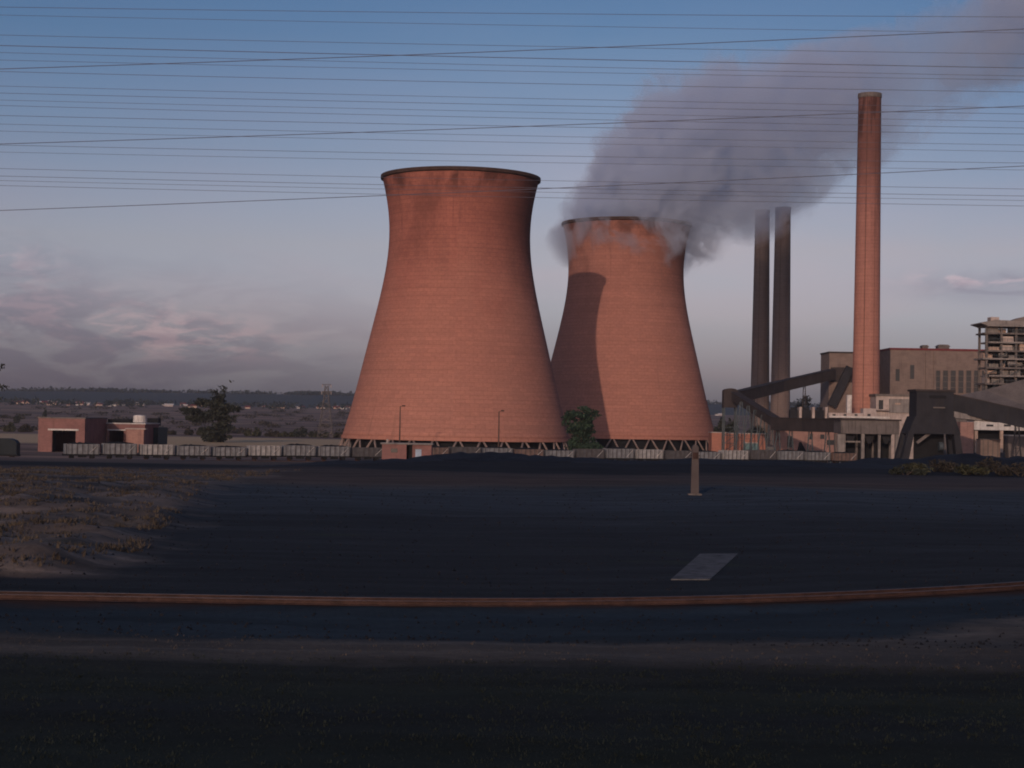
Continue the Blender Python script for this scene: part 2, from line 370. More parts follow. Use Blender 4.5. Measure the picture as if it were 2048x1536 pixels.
    c = t.mix(.6, c, t.mix(1., c, t.ramp(fine, [(.25, .65), (.75, 1.35)]), 'MULTIPLY'))
    t.put(b.inputs['Base Color'], c); b.inputs['Roughness'].default_value = .95; b.inputs['Specular IOR Level'].default_value = .12
    bn = t.new('ShaderNodeBump'); bn.inputs['Strength'].default_value = .55; bn.inputs['Distance'].default_value = .06
    t.link(t.math('ADD', t.noise(tc, 2.5, 8, .7), t.math('MULTIPLY', t.noise(tc, 12., 4, .6), .3)), bn.inputs['Height']); t.link(bn.outputs[0], b.inputs['Normal'])
    return m
tag(grid_obj('ground', xs, ys, H, ground_material()), kind='structure')
GZ = lambda x, y: H(x, y)

# far wooded ridge
def ridge(x, y):
    b_ = 12+33*sm(2900, 3900, y)*(1-.35*sm(4200, 5400, y))
    return b_ + sm(2900, 3500, y)*(noise.noise((x*.0012, y*.001, 1))*7+noise.noise((x*.006, y*.004, 2))*1.5) - .0006*(x+800)*0
hx = list(np.linspace(-2600, 2600, 150)); hy = list(np.linspace(2850, 5600, 34))
tag(grid_obj('hills', hx, hy, lambda x, y: ridge(x, y)-4*sm(3000, 2850, y), M['wood_far']), kind='structure')

# ------------------------------------------------------------------ foliage helpers
def leaf_cloud(lobes, n, size, flat=1.0, mb=None):
    """n small leaf clumps (two crossed triangles-quads) through the volume of the lobes (centre, radii)"""
    mb = mb or MB()
    vol = np.array([l[1][0]*l[1][1]*l[1][2] for l in lobes]); pick = rng.choice(len(lobes), n, p=vol/vol.sum())
    for i in pick:
        c, r = lobes[i]
        d = rng.normal(size=3); d /= np.linalg.norm(d); rad = rng.random()**.42
        p = np.array(c)+d*np.array(r)*rad
        u = rng.normal(size=3); u /= np.linalg.norm(u); v = np.cross(u, rng.normal(size=3)); v /= np.linalg.norm(v)
        s_ = size*(.55+.9*rng.random()); v = v*flat
        a = p-u*s_; b = p+v*s_*.45; cc = p+u*s_; dd = p-v*s_*.45
        o = len(mb.v); mb.v += [tuple(a), tuple(b), tuple(cc), tuple(dd)]; mb.f.append((o, o+1, o+2, o+3))
    return mb
def clumpy(lobes, k=9, f=.47):
    out = []
    for c, r in lobes:
        for q in range(k):
            d = rng.normal(size=3); d /= np.linalg.norm(d); q_ = rng.uniform(.35, .85); s_ = f*rng.uniform(.7, 1.25)
            out.append(((c[0]+d[0]*r[0]*q_, c[1]+d[1]*r[1]*q_, c[2]+d[2]*r[2]*q_), (r[0]*s_, r[1]*s_, r[2]*s_*.8)))
    return out
def tree(name, base_, h, lobes, n, size, leaf, label, cat='tree', group=None, limbs=(), tr=.35):
    t = thing(name, base_, label, cat, group); b = Vector(base_)
    mb = MB(); top = b+Vector((limbs[0] if limbs else (0, 0, h*.6)))
    mid = b.lerp(top, .5)+Vector((h*.012, 0, 0))
    mb.tube([b-Vector((0, 0, .4)), b+Vector((0, 0, h*.05)), mid, top], [tr*1.5, tr, tr*.75, tr*.35], 9)
    for l in limbs[1:]:
        s_ = b.lerp(top, random.uniform(.3, .8)); e = b+Vector(l)
        mb.tube([s_, s_.lerp(e, .55)+Vector((0, 0, .06*h)), e], [tr*.5, tr*.33, tr*.1], 6)
    mb.build('trunk', M['wood'], t, smooth=True)
    leaf_cloud(clumpy([((b.x+c[0], b.y+c[1], b.z+c[2]), r) for c, r in lobes]), n, size*.8).build('crown', leaf, t)
    return t
def bush(x, y, w_, h, leaf, label, group=None, n=500, size=.16, name='bush'):
    z = GZ(x, y); t = thing(name, (x, y, z), label, 'bush', group)
    lobes = []
    for k in range(5):
        a = random.uniform(-.5, .5)*w_; hh = h*random.uniform(.5, 1)*(1-abs(a)/w_*.8)
        lobes.append(((x+a, y+random.uniform(-.3, .3)*w_, z+hh*.48), (w_*.26, w_*.26, hh*.52)))
    leaf_cloud(lobes, n, size).build('foliage', leaf, t)
    mb = MB()
    for l in lobes: mb.tube([(x, y, z-.1), ((x+l[0][0])/2, (y+l[0][1])/2, z+h*.3), l[0]], [.05, .04, .015], 5)
    mb.build('stem', M['wood'], t)
    return t

# ------------------------------------------------------------------ cooling towers
PROF = [(35.9, 5.6), (34.7, 9.7), (32.4, 17.6), (30.5, 25.5), (28.75, 33.4), (26.65, 41.3), (24.95, 49.2), (23.7, 55.5), (22.65, 61.8), (22.3, 67.3), (22.45, 72.8), (23.2, 80.5), (24.2, 85), (24.75, 87.2)]
def interp(prof, n):
    zs = np.array([p[1] for p in prof]); rs = np.array([p[0] for p in prof])
    co = np.polyfit(zs, rs, 6); z = np.linspace(zs[0], zs[-1], n); return [(float(np.polyval(co, k)), float(k)) for k in z]
def cooling_tower(cx, cy, bz, shell_mat, label, rot=0.):
    t = thing('cooling_tower', (cx, cy, bz), label, 'cooling tower', 'brick cooling towers')
    pr = interp(PROF, 60); inner = [(r-.5, z) for r, z in reversed(pr)]
    MB().lathe(pr+inner, 128, (cx, cy, bz), True).build('shell', shell_mat, t, smooth=True)
    MB().lathe([(24.72, 86.6), (25.3, 86.9), (25.3, 87.9), (24.0, 87.9), (24.0, 86.6)], 128, (cx, cy, bz), True).build('rim', M['rimdark'], t)
    MB().lathe([(35.93, 5.0), (36.25, 5.0), (36.1, 6.0), (35.85, 6.0), (35.3, 5.95), (35.3, 5.0)], 128, (cx, cy, bz), True).build('ring_beam', shell_mat, t)
    n = 32
    for k in range(n):
        a = 2*PI*k/n+rot
        for s_ in (-1, 1):
            b_ = a+s_*PI/n*.86; c = a+s_*.012
            mb = MB().tube([(cx+37.4*math.cos(b_), cy+37.4*math.sin(b_), bz+.2), (cx+35.75*math.cos(c), cy+35.75*math.sin(c), bz+5.1)], [.36, .30], 8)
            mb.build('leg', M['leg'], t, smooth=True)
    MB().lathe([(38.3, -.6), (38.3, 1.0), (37.9, 1.0), (37.9, -.6)], 96, (cx, cy, bz), True).build('basin_wall', M['concrete'], t)
    MB().lathe([(33., 0.), (33., 5.4), (0.1, 5.4)], 64, (cx, cy, bz)).build('packing', M['dark'], t)
    return t
C1 = (X(913, 539), 539); C2 = (X(1247, 660), 660); BZ = -8.3
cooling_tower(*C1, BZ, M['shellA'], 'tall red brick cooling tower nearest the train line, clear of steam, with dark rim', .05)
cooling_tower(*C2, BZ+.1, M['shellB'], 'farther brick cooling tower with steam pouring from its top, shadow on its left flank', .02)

# ------------------------------------------------------------------ chimneys
def chimney(px, D, ptop, pbase_r, top_r, mat_, label, bz=-8):
    x = X(px, D); zt = Z(px, ptop, D); h = zt-bz
    t = thing('chimney', (x, D, bz), label, 'chimney', 'tall power station chimneys')
    pr = [(pbase_r+(top_r-pbase_r)*k/30, h*k/30) for k in range(31)]
    MB().lathe(pr+[(top_r-.5, h), (top_r-.5, h-6)], 48, (x, D, bz)).build('shaft', mat_, t, smooth=True)
    MB().lathe([(top_r+.02, h-1.6), (top_r+.22, h-1.4), (top_r+.22, h+.05), (top_r-.55, h+.05), (top_r-.55, h-1.6)], 48, (x, D, bz), True).build('cap', M['concrete_dark'], t)
    MB().bar((x-pbase_r*.4, D-pbase_r*.95, bz), (x-top_r*.4, D-top_r*.98, zt-1), .13).build('ladder', M['rust'], t)
    MB().bar((x+pbase_r*.35, D-pbase_r*.97, bz), (x+top_r*.35, D-top_r*.98, zt-2), .06).build('lightning_conductor', M['rust'], t)
    return t
chimney(1731, 600, 188, 4.9, 3.95, M['stackbrick_orange'], 'tall orange brick chimney standing alone on the right, tapering')
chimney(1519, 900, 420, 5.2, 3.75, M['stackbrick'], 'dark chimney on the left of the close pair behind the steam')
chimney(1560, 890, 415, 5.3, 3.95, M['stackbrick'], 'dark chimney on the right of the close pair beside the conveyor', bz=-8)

# ------------------------------------------------------------------ steam plume
def plume():
    o3 = Vector((C2[0], C2[1], BZ+88))
    ax = Vector((.83, .16, .535)).normalized(); side = Vector((0, 1, 0)); side = (side-ax*side.dot(ax)).normalized(); up = ax.cross(side)*-1
    if up.z < 0: up = -up
    rot = Matrix((ax, side, up)).transposed()
    # stations along the axis: u, offset along up, radius, density
    ST = [(-31, 6, 7, .0), (-23, 6, 12, .9), (-10, 3, 21, 1.), (0, 3, 27.5, 1.), (10, 4, 31.5, .95), (20, 6, 34.5, .76), (38, 7, 38, .46), (58, 3, 37, .38), (78, 1, 33, .34), (104, -5, 27, .30), (134, -9, 24, .28), (165, -12, 27, .27), (205, -12, 32, .24), (300, -10, 37, .20)]
    U0, U1 = -31., 300.
    mb = MB(); n = 28; rows = []
    pts = np.array([(s_[0], s_[1], s_[2]) for s_ in ST], float)
    for u in np.linspace(U0, U1, 40):
        cz = np.interp(u, pts[:, 0], pts[:, 1]); r = np.interp(u, pts[:, 0], pts[:, 2])*1.12
        rows.append([(u, 1.36*r*math.cos(2*PI*k/n), cz+r*math.sin(2*PI*k/n)) for k in range(n)])
    vs = [p for r_ in rows for p in r_]
    fs = [(i*n+k, i*n+(k+1) % n, (i+1)*n+(k+1) % n, (i+1)*n+k) for i in range(39) for k in range(n)]
    fs += [tuple(reversed(range(n))), tuple(range(39*n, 40*n))]
    m = bpy.data.materials.new('steam'); m.use_nodes = True; t = NT(m.node_tree)
    t.n.remove(t.n['Principled BSDF']); out = t.n['Material Output']
    tc = t.new('ShaderNodeTexCoord').outputs['Object']; x, y, z = t.xyz(tc)
    g = t.math('DIVIDE', t.math('SUBTRACT', x, U0), U1-U0, clamp=True)
    rp = t.new('ShaderNodeValToRGB'); e = rp.color_ramp.elements
    while len(e) < len(ST): e.new(.5)
    for i, (u, c, r, d) in enumerate(ST):
        e[i].position = (u-U0)/(U1-U0); e[i].color = ((c+20)/40, r/60, d, 1)
    t.link(g, rp.inputs[0]); sc = t.new('ShaderNodeSeparateColor'); t.link(rp.outputs[0], sc.inputs[0])
    cz = t.math('SUBTRACT', t.math('MULTIPLY', sc.outputs[0], 40.), 20.); rr = t.math('MULTIPLY', sc.outputs[1], 60.)
    dz = t.math('SUBTRACT', z, cz)
    dist = t.math('DIVIDE', t.math('SQRT', t.math('ADD', t.math('MULTIPLY', t.math('MULTIPLY', y, y), .50), t.math('MULTIPLY', dz, dz))), rr)
    nb = t.noise(tc, .030, 4, .55, .5); nf = t.noise(tc, .085, 5, .6, .9)
    gap = t.mix(t.range(x, 20., 90.), (1., 1., 1.), t.ramp(t.noise(t.comb(t.math('MULTIPLY', x, .7), y, z), .022, 3, .5), [(.42, .38), (.58, 1.15)]))
    dd = t.math('ADD', dist, t.math('ADD', t.math('MULTIPLY', t.math('SUBTRACT', nb, .5), -2.0), t.math('MULTIPLY', t.math('SUBTRACT', nf, .5), -1.7)))
    dens = t.range(dd, .94, .72, 0., 1., True)
    dens = t.math('MULTIPLY', t.math('MULTIPLY', dens, sc.outputs[2]), .125)
    dens = t.math('MULTIPLY', dens, gap)
    dens = t.math('MULTIPLY', dens, t.range(dist, 1.1, .95, 0., 1.))
    pv = t.new('ShaderNodeVolumePrincipled'); t.put(pv.inputs['Color'], (.76, .85, 1.0)); pv.inputs['Anisotropy'].default_value = .0
    t.link(dens, pv.inputs['Density']); t.link(pv.outputs[0], out.inputs['Volume'])
    ob = MB().add(vs, fs).build('steam_plume', m, smooth=True)
    ob.matrix_world = Matrix.Translation(o3) @ rot.to_4x4()
    tag(ob, 'grey mauve steam plume drifting right from the farther cooling tower', 'steam', kind='stuff')
plume()

# ------------------------------------------------------------------ power station buildings on the right
def bx(mb, p0, p1, py0, py1, D, depth):
    """box whose front spans image columns p0..p1 and rows py0 (top)..py1 (bottom) at distance D"""
    pm = (p0+p1)/2
    return mb.box(X(p0, D), X(p1, D), D, D+depth, Z(pm, py1, D), Z(pm, py0, D))
def ground_box(mb, p0, p1, ptop, D, depth, bz=-8.6):
    pm = (p0+p1)/2
    return mb.box(X(p0, D), X(p1, D), D, D+depth, bz, Z(pm, ptop, D))

# boiler house
D = 700; x0 = X(1779, D); x1 = X(2130, D); zt = Z(1870, 701, D)
t = thing('boiler_house', (x0, D, -8), 'large brown brick boiler house with tall narrow windows behind the chimney', 'building')
MB().box(x0, x1, D, D+24, -8, zt).build('wall', M['brick_brown'], t)
MB().box(x0-.35, x1+.3, D-.35, D+24.3, zt+.003, zt+.8).build('parapet', M['redtrim'], t)
for k, p in enumerate((1874, 1889.5, 1905, 1920.5, 1936, 1951.5, 1967)):
    xa, xb = X(p-5, D), X(p+5, D); za, zb = Z(p, 786, D), Z(p, 741, D)
    wn = MB().box(xa, xb, D-.16, D+.1, za, zb).build('window', M['glass'], t)
    fm = MB().box(xa-.18, xa, D-.35, D+.05, za, zb).box(xb, xb+.18, D-.35, D+.05, za, zb).box(xa, xb, D-.35, D+.05, zb, zb+.2)
    for q in (1, 2, 3): fm.box(xa, xb, D-.22, D-.162, za+(zb-za)*q/4-.05, za+(zb-za)*q/4+.05)
    fm.build('frame', M['brick_brown'], wn)
for p, ya, yb in ((1823, 730, 758), (1794, 738, 762)):
    MB().box(X(p-4, D), X(p+4, D), D-.12, D+.1, Z(p, yb, D), Z(p, ya, D)).build('window', M['glass'], t)
for p in (1781, 1852, 1868):
    MB().box(X(p-2.4, D), X(p+2.4, D), D-.5, D-.003, -8, zt-.4).build('pilaster', M['brick_brown'], t)
for a, b_, c in ((1846, 1861, 691), (1877, 1904, 690)):
    rv = MB(); xa, xb = X(a, D), X(b_, D); zz = Z((a+b_)/2, c, D)
    rv.box(xa+.4, xb-.4, D+4, D+8, zt+.8, zz-.5).prism([(xa, zz-.5), (xb, zz-.5), ((xa+xb)/2+.3*(xb-xa), zz+.35), ((xa+xb)/2-.3*(xb-xa), zz+.35)], D+3.5, D+8.5)
    rv.build('roof_vent', M['concrete_dark'], t)
# lower wing to the left
D2_ = 724.2; xa, xb = X(1657, D2_), x0-.4
t = thing('bunker_house', (xa, D2_, -8), 'brown brick coal bunker house joined by a sloping conveyor left of the lone chimney', 'building')
zt2 = Z(1705, 707, D2_)
MB().box(xa, xb, D2_, D2_+20, -8, zt2).build('wall', M['brick_brown'], t)
MB().box(xa-.3, xb, D2_-.3, D2_+20.3, zt2+.003, zt2+.7).build('parapet', M['gallery'], t)
MB().box(xa+.6, xb-2, D2_-.25, D2_-.003, Z(1700, 765, D2_), Z(1700, 735, D2_)).build('louvre_panel', M['gallery'], t)
MB().bar((X(1662, D2_-3), D2_-3, Z(1662, 812, D2_)), (X(1699, D2_-3), D2_-3, Z(1699, 735, D2_)), 2.6, 3.4).build('sloping_duct', M['char'], t)

# inclined conveyor up to the bunker house, starting at the transfer tower
def gallery(name, pts, w_, h_, m, label, roof=None, legs=(), legm=None, lattice=None):
    """covered conveyor bridge through world points (centre line)"""
    t = thing(name, pts[0], label, 'conveyor')
    for i in range(len(pts)-1):
        a, b_ = Vector(pts[i]), Vector(pts[i+1])
        MB().bar(a, b_, w_, h_).build('gallery', m, t)
        up = Vector((0, 0, h_/2+.12)); d = (b_-a).normalized()*.0
        MB().bar(a+up, b_+up, w_+.5, .22).build('roof', roof or M['gallery'], t)
        L = (b_-a).length; n = int(L/3.2); rb = MB()
        for k in range(1, n):
            p = a.lerp(b_, k/n); rb.box(p.x-.09, p.x+.09, p.y-w_/2-.1, p.y-w_/2-.004, p.z-h_*.47, p.z+h_*.47)
        rb.build('cladding_rib', m, t)
    for (x, y, ztop, zb, sp) in legs:
        for s_ in (-1, 1):
            MB().bar((x-sp*s_, y-1, zb), (x-.35*s_, y-1, ztop), .3).build('leg', legm or M['steel'], t)
        lb = MB(); n = max(2, int((ztop-zb)/3))
        for k in range(n):
            z0_, z1_ = zb+(ztop-zb)*k/n, zb+(ztop-zb)*(k+1)/n; f0 = sp+(.35-sp)*k/n; f1 = sp+(.35-sp)*(k+1)/n
            lb.bar((x-f0, y-1.05, z0_), (x+f1, y-1.05, z1_), .13); lb.bar((x+f1, y-.95, z1_), (x-f1, y-.95, z1_), .13)
        lb.build('bracing', legm or M['steel'], t)
    return t
gallery('inclined_conveyor', [W(1462, 797, 640), W(1560, 773, 690), W(1664, 749, 722)], 3.2, 4.2, M['gallery'],
        'long dark covered conveyor sloping up behind the dark chimneys to the bunker house',
        legs=[(X(1505, 662), 662, Z(1505, 790, 662), -8.4, 1.4), (X(1607, 705), 705, Z(1607, 768, 705), -8.4, 1.4)], legm=M['gallery'])
# transfer tower with rounded roof
Dt = 560; xa, xb = X(1447, Dt), X(1475, Dt); zr = Z(1461, 782, Dt)
t = thing('transfer_tower', ((xa+xb)/2, Dt, -8.4), 'small dark conveyor tower with a rounded top beside the farther cooling tower', 'tower')
xc = (xa+xb)/2; hw = (xb-xa)/2
arc = [(xc+hw*math.cos(a), zr+.9*math.sin(a)) for a in np.linspace(0, PI, 11)]
MB().prism([(xa, Z(1461, 815, Dt)), (xb, Z(1461, 815, Dt))]+arc, Dt, Dt+5).build('head_house', M['gallery'], t)
for i in (xa+.3, xb-.3):
    for j in (Dt+.3, Dt+4.7): MB().bar((i, j, -8.4), (i, j, Z(1461, 815, Dt)), .45).build('leg', M['steel'], t)
lb = MB()
for k in range(4):
    z0_ = -8.4+k*2.6; lb.bar((xa+.3, Dt+.25, z0_), (xb-.3, Dt+.25, z0_+2.6), .16); lb.bar((xa+.3, Dt+.2, z0_+2.6), (xb-.3, Dt+.2, z0_+2.6), .16)
lb.build('bracing', M['steel'], t)
Dg = 545; mk = lambda p, sp: (X(p, Dg), Dg+1, Z(p, 800+(p-1475)*.53, Dg), -8.4, sp)
gallery('inclined_conveyor', [W(1470, 793, 556), W(1556, 847, 520)], 2.4, 2.5, M['gallery'],
        'dark covered conveyor sloping down to the right on blue grey trestles', legs=[(X(p, 545-(p-1475)*.3), 545-(p-1475)*.3+1, Z(p, 800+(p-1475)*.6, 545), -8.3, 1.6) for p in (1482, 1496, 1510, 1525, 1541)])
gallery('level_conveyor', [W(1549, 848, 519), W(1612, 850.5, 500), W(1690, 852, 472)], 2.6, 3.7, M['gallery'],
        'level dark brown covered conveyor running into the grey concrete bunker',
        legs=[(X(p, d), d+1, Z(p, 862, d), -8.2, 1.1) for p, d in ((1556, 517), (1582, 508), (1621, 497), (1655, 484))])

# grey concrete loading bunker
D = 455; t = thing('loading_bunker', (X(1742, D), D, -8.3), 'grey concrete coal loading bunker with dark open bays beneath', 'bunker')
bx(MB(), 1682, 1799, 841, 868, D, 10).build('hopper_wall', M['concrete_dark'], t)
MB().box(X(1680, D)-.2, X(1801, D)+.2, D-.35, D+10.3, Z(1740, 841, D)+.003, Z(1740, 841, D)+.4).build('roof', M['gallery'], t)
for p, wd2 in ((1684, 8), (1727, 3), (1795, 3.4), (1760, 2.2)):
    MB().box(X(p-wd2, D), X(p+wd2, D), D+.25, D+1.2, -8.3, Z(p, 868, D)-.003).build('column', M['concrete'], t)
    MB().box(X(p-2, D), X(p+2, D), D+8.5, D+9.5, -8.3, Z(p, 868, D)-.003).build('column', M['concrete_dark'], t)
for p in (1706, 1744, 1778):
    zz = Z(p, 868, D)
    MB().prism([(X(p-3, D), zz-2.6), (X(p+3, D), zz-2.6), (X(p+12, D), zz-.003), (X(p-12, D), zz-.003)], D+3, D+7).build('chute', M['char'], t)
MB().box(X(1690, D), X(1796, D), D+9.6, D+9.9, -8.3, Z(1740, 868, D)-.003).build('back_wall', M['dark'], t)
MB().box(X(1692, D), X(1725, D), D+2, D+2.3, Z(1708, 885, D), Z(1708, 882, D)).build('handrail', M['concrete'], t)

# pale pink building behind the trestles
D = 545; t = thing('workshop', (X(1600, D), D, -8.3), 'sunlit pink walled workshop under the level conveyor', 'building')
ground_box(MB(), 1560, 1676, 862, D, 12).build('wall', M['brick_pink'], t)
MB().box(X(1558, D), X(1678, D), D-.5, D+12.4, Z(1618, 862, D)+.003, Z(1618, 862, D)+.35).build('roof', M['roofgrey'], t)
for p, a, b_, c, d in ((1623, 3, 3, 868, 879), (1662, 8, 8, 880, 890), (1580, 5, 5, 872, 895), (1645, 4, 4, 869, 878)):
    MB().box(X(p-a, D), X(p+b_, D), D-.08, D+.1, Z(p, d, D), Z(p, c, D)).build('window', M['glass'], t)
MB().prism([(X(1592, D-6), -8.3), (X(1622, D-6), -8.3), (X(1600, D-6), Z(1600, 884, D-6))], D-9, D-5).build('coal_spill', M['dark'], t)
# orange brick substation in front of the farther tower
D = 575; t = thing('brick_shed', (X(1478, D), D, -8.4), 'low orange brick shed with teal door at the foot of the farther cooling tower', 'building')
ground_box(MB(), 1458, 1532, 868, D, 9).build('wall', M['brick_orange'], t)
ground_box(MB(), 1424, 1457.7, 866, D+1.4, 9).build('side_wing', M['brick_orange'], t)
MB().box(X(1457.9, D), X(1533, D), D-.3, D+9.2, Z(1495, 868, D)+.003, Z(1495, 868, D)+.28).build('roof', M['pale'], t)
MB().box(X(1423, D+1.4), X(1457.5, D), D+1.1, D+10.6, Z(1440, 866, D)+.003, Z(1440, 866, D)+.28).build('roof', M['pale'], t)
dr = MB().box(X(1487, D), X(1518, D), D-.1, D+.1, -8.4, Z(1502, 886.5, D)).build('door', M['teal'], t)
MB().box(X(1486, D), X(1519, D), D-.3, D-.003, Z(1502, 886.5, D)+.003, Z(1502, 886.5, D)+.35).build('lintel', M['pale'], dr)

# pale low buildings round the chimney foot
D = 585; t = thing('switch_house', (X(1790, D), D, -8.3), 'pale pinkish switch house with grey side panel right of the lone chimney', 'building')
ground_box(MB(), 1752, 1832, 793, D, 10).build('wall', M['pale'], t)
MB().box(X(1750, D), X(1834, D), D-.3, D+10.3, Z(1792, 793, D)+.003, Z(1792, 793, D)+.8).build('roof', M['roofgrey'], t)
bx(MB(), 1778, 1829, 798, 826, D-.4, .3).build('cladding_panel', M['concrete'], t)
bx(MB(), 1790, 1801, 806, 809, D-.6, .15).build('window', M['cream'], t)
bx(MB(), 1757, 1766, 800, 820, D-.15, .2).build('window', M['glass'], t)
bx(MB(), 1752.5, 1777, 818.5, 821, D-2.2, 2.).build('balcony', M['pale'], t)
D = 572; t = thing('annexe', (X(1690, D), D, -8.3), 'low white annexe in front of the lone chimney foot', 'building')
ground_box(MB(), 1657, 1726, 826, D, 5).build('wall', M['pale'], t)
ground_box(MB(), 1726.4, 1752, 817, D+.5, 5).build('tall_wall', M['pale'], t)
MB().box(X(1655, D), X(1775, D), D-3.4, D-.003, Z(1714, 836, D), Z(1714, 832.5, D)).build('canopy', M['white'], t)
bx(MB(), 1694, 1703, 790, 826, D+6, 2).build('pipe_stack', M['white'], t)
for p in (1668, 1690, 1712, 1738):
    bx(MB(), p-3, p+3, 828, 832, D-.1, .2).build('window', M['glass'], t)
D = 575; t = thing('transformer_bay', (X(1622, D), D, -8.3), 'row of dark transformers between pale walls left of the lone chimney', 'electrical equipment')
for p in (1601, 1627, 1653):
    bx(MB(), p-2.5, p+2.5, 814, 850, D, 4).build('fire_wall', M['pale'], t)
for p in (1588, 1614, 1640):
    mb = MB(); xa, xb = X(p-8, D), X(p+8, D); z0_, z1_ = Z(p, 850, D), Z(p, 820, D)
    mb.box(xa, xb, D+.6, D+3, z0_, z1_)
    for k in range(5): mb.box(xa+(xb-xa)*(k+.2)/5, xa+(xb-xa)*(k+.5)/5, D+.3, D+.6, z0_+.3, z1_-.3)
    mb.tube([(xa+.4, D+1.5, z1_+.5), (xb-.4, D+1.5, z1_+.5)], .45, 8)
    mb.build('transformer', M['char'], t)

# open boiler structure at the right border
D = 560; x0 = X(1972, D); x1 = X(2120, D)
t = thing('steel_structure', (x0, D, -8), 'open many storeyed steel boiler frame with ragged platforms at the right', 'tower')
zlev = [Z(2010, y, D) for y in (800, 784, 768, 752, 736, 718, 702, 685, 667, 652)]
for i in range(6):
    xx = x0+(x1-x0)*i/5
    for yy in (D+.5, D+9): MB().bar((xx, yy, -8), (xx, yy, zlev[-1]), .7).build('column', M['concrete_dark'], t)
random.seed(21)
for k, z in enumerate(zlev):
    o = random.uniform(-1.6, 1.0) if k < 9 else -.5
    MB().box(x0+o, x1, D-random.uniform(.4, 2.0), D+10, z-.28, z+.25).build('floor_slab', M['concrete'] if k % 2 else M['concrete_dark'], t)
    rl = MB()
    for q in range(16): rl.bar((x0+o+q*1.5, D-1.0, z+.25), (x0+o+q*1.5, D-1.0, z+1.2), .08)
    rl.bar((x0+o, D-1.0, z+1.2), (x0+o+24, D-1., z+1.2), .1); rl.build('handrail', M['steel'], t)
for k in range(len(zlev)-1):
    z, z2 = zlev[k]+.26, zlev[k+1]-.29; xx = x0+random.uniform(-.6, 1)
    while xx < x1-2:
        w_ = random.uniform(1.2, 4.2); r = random.random()
        if r < .78:
            m = random.choice((M['cream'], M['cream'], M['pale'], M['char'], M['brick_brown'], M['concrete'], M['dark']))
            dy = random.uniform(.3, 4); top = z+(z2-z)*random.choice((1, 1, .75, .5))
            if random.random() < .25: MB().tube([(xx, D+dy, (z+z2)/2), (xx+w_, D+dy, (z+z2)/2)], (z2-z)*.33, 10).build('drum', m, t, smooth=True)
            else: MB().box(xx, xx+w_, D+dy, D+dy+random.uniform(.3, 3), z, top).build('panel', m, t)
        if random.random() < .4: MB().bar((xx, D+.3, z), (xx+w_, D+.3, z2), .22).build('brace', M['steel'], t)
        xx += w_+random.uniform(.1, 1.4)
MB().box(x0+2, x1, D+9.2, D+9.5, -8, zlev[-2]).build('back_wall', M['char'], t)
zr = Z(2000, 646, D)
MB().prism([(X(1956, D), zr-.3), (X(1974, D), zr-1.2), (x1, zr-1.2), (x1, zr+.3), (X(1985, D), zr+.9), (X(1957, D), zr)], D-2, D+11).build('roof', M['concrete'], t)
bx(MB(), 1979, 1996, 634, 641, D+3, 4).build('roof_box', M['pale'], t)
MB().prism([(X(2012, D), zr+.3), (x1, zr+.3), (x1, zr+5), (X(2044, D), zr+2.1)], D+1, D+8).build('roof_hood', M['roofgrey'], t)

# big grey sloping shed roof
D = 500; t = thing('coal_store', (X(1980, D), D, -8.2), 'wide coal store with a grey sloping roof below the open boiler frame', 'building')
sx0, sx1 = X(1886, D), X(2110, D); ze = Z(1990, 832, D); zk = Z(2048, 758, D)
MB().box(sx0+.6, sx1-.3, D+.5, D+14, -8.2, ze-.003).build('wall', M['concrete_dark'], t)
xk = X(1958, D)
v = [(sx0, D-.4, ze), (sx1, D-.4, ze), (sx1, D+16, Z(2110, 748, D)), (xk+6, D+16, Z(1985, 778, D)), (sx0+2, D+10, Z(1896, 797, D))]
MB().add(v+[(p[0], p[1], p[2]-.45) for p in v], [(0,1,2,3,4), (9,8,7,6,5)]+[((i+1) % 5, i, i+5, (i+1) % 5+5) for i in range(5)]).build('roof', M['roofgrey'], t)
MB().bar((X(1972, D), D+4, ze), (X(2010, D), D+4, ze+3.0), .25).build('roof_pipe', M['dark'], t)

# dark conveyor head tower and gallery at the right
D = 420; t = thing('conveyor_tower', (X(1868, D), D, -7.6), 'black clad conveyor head tower with splayed legs at the right', 'tower')
zA, zB = Z(1868, 783, D), Z(1868, 833, D); zC = Z(1868, 868, D)
MB().box(X(1833, D), X(1907, D), D, D+8, zB, zA).build('head_house', M['char'], t)
MB().box(X(1830, D), X(1910, D), D-.4, D+8.4, zA+.003, zA+.5).build('roof', M['gallery'], t)
MB().box(X(1858, D), X(1892, D), D-.12, D+.1, Z(1875, 797, D), Z(1875, 791, D)).build('window', M['dark'], t)
MB().box(X(1866, D), X(1889, D), D-.5, D-.003, Z(1878, 816.5, D), Z(1878, 814, D)).build('sign_board', M['concrete_dark'], t)
MB().prism([(X(1816, D), zC), (X(1921, D), zC), (X(1909, D), zB-.003), (X(1830, D), zB-.003)], D-.5, D+8.5).build('hopper', M['char'], t)
for a, b_, wd2 in ((1822, 1806, 16), (1914, 1924, 16)):
    MB().prism([(X(b_-wd2/2, D), -7.8), (X(b_+wd2/2, D), -7.8), (X(a+6, D), zC-.003), (X(a-6, D), zC-.003)], D-.3, D+2).build('leg', M['char'], t)
    MB().prism([(X(b_-wd2/2, D), -7.8), (X(b_+wd2/2, D), -7.8), (X(a+6, D), zC-.003), (X(a-6, D), zC-.003)], D+6, D+8.3).build('leg', M['char'], t)
MB().bar((X(1836, D), D+1, Z(1836, 886, D)), (X(1866, D), D+1, Z(1866, 863, D)), .7).build('brace', M['concrete_dark'], t)
MB().box(X(1838, D), X(1898, D), D+5, D+5.4, -7.8, zC-.003).build('back_plate', M['dark'], t)
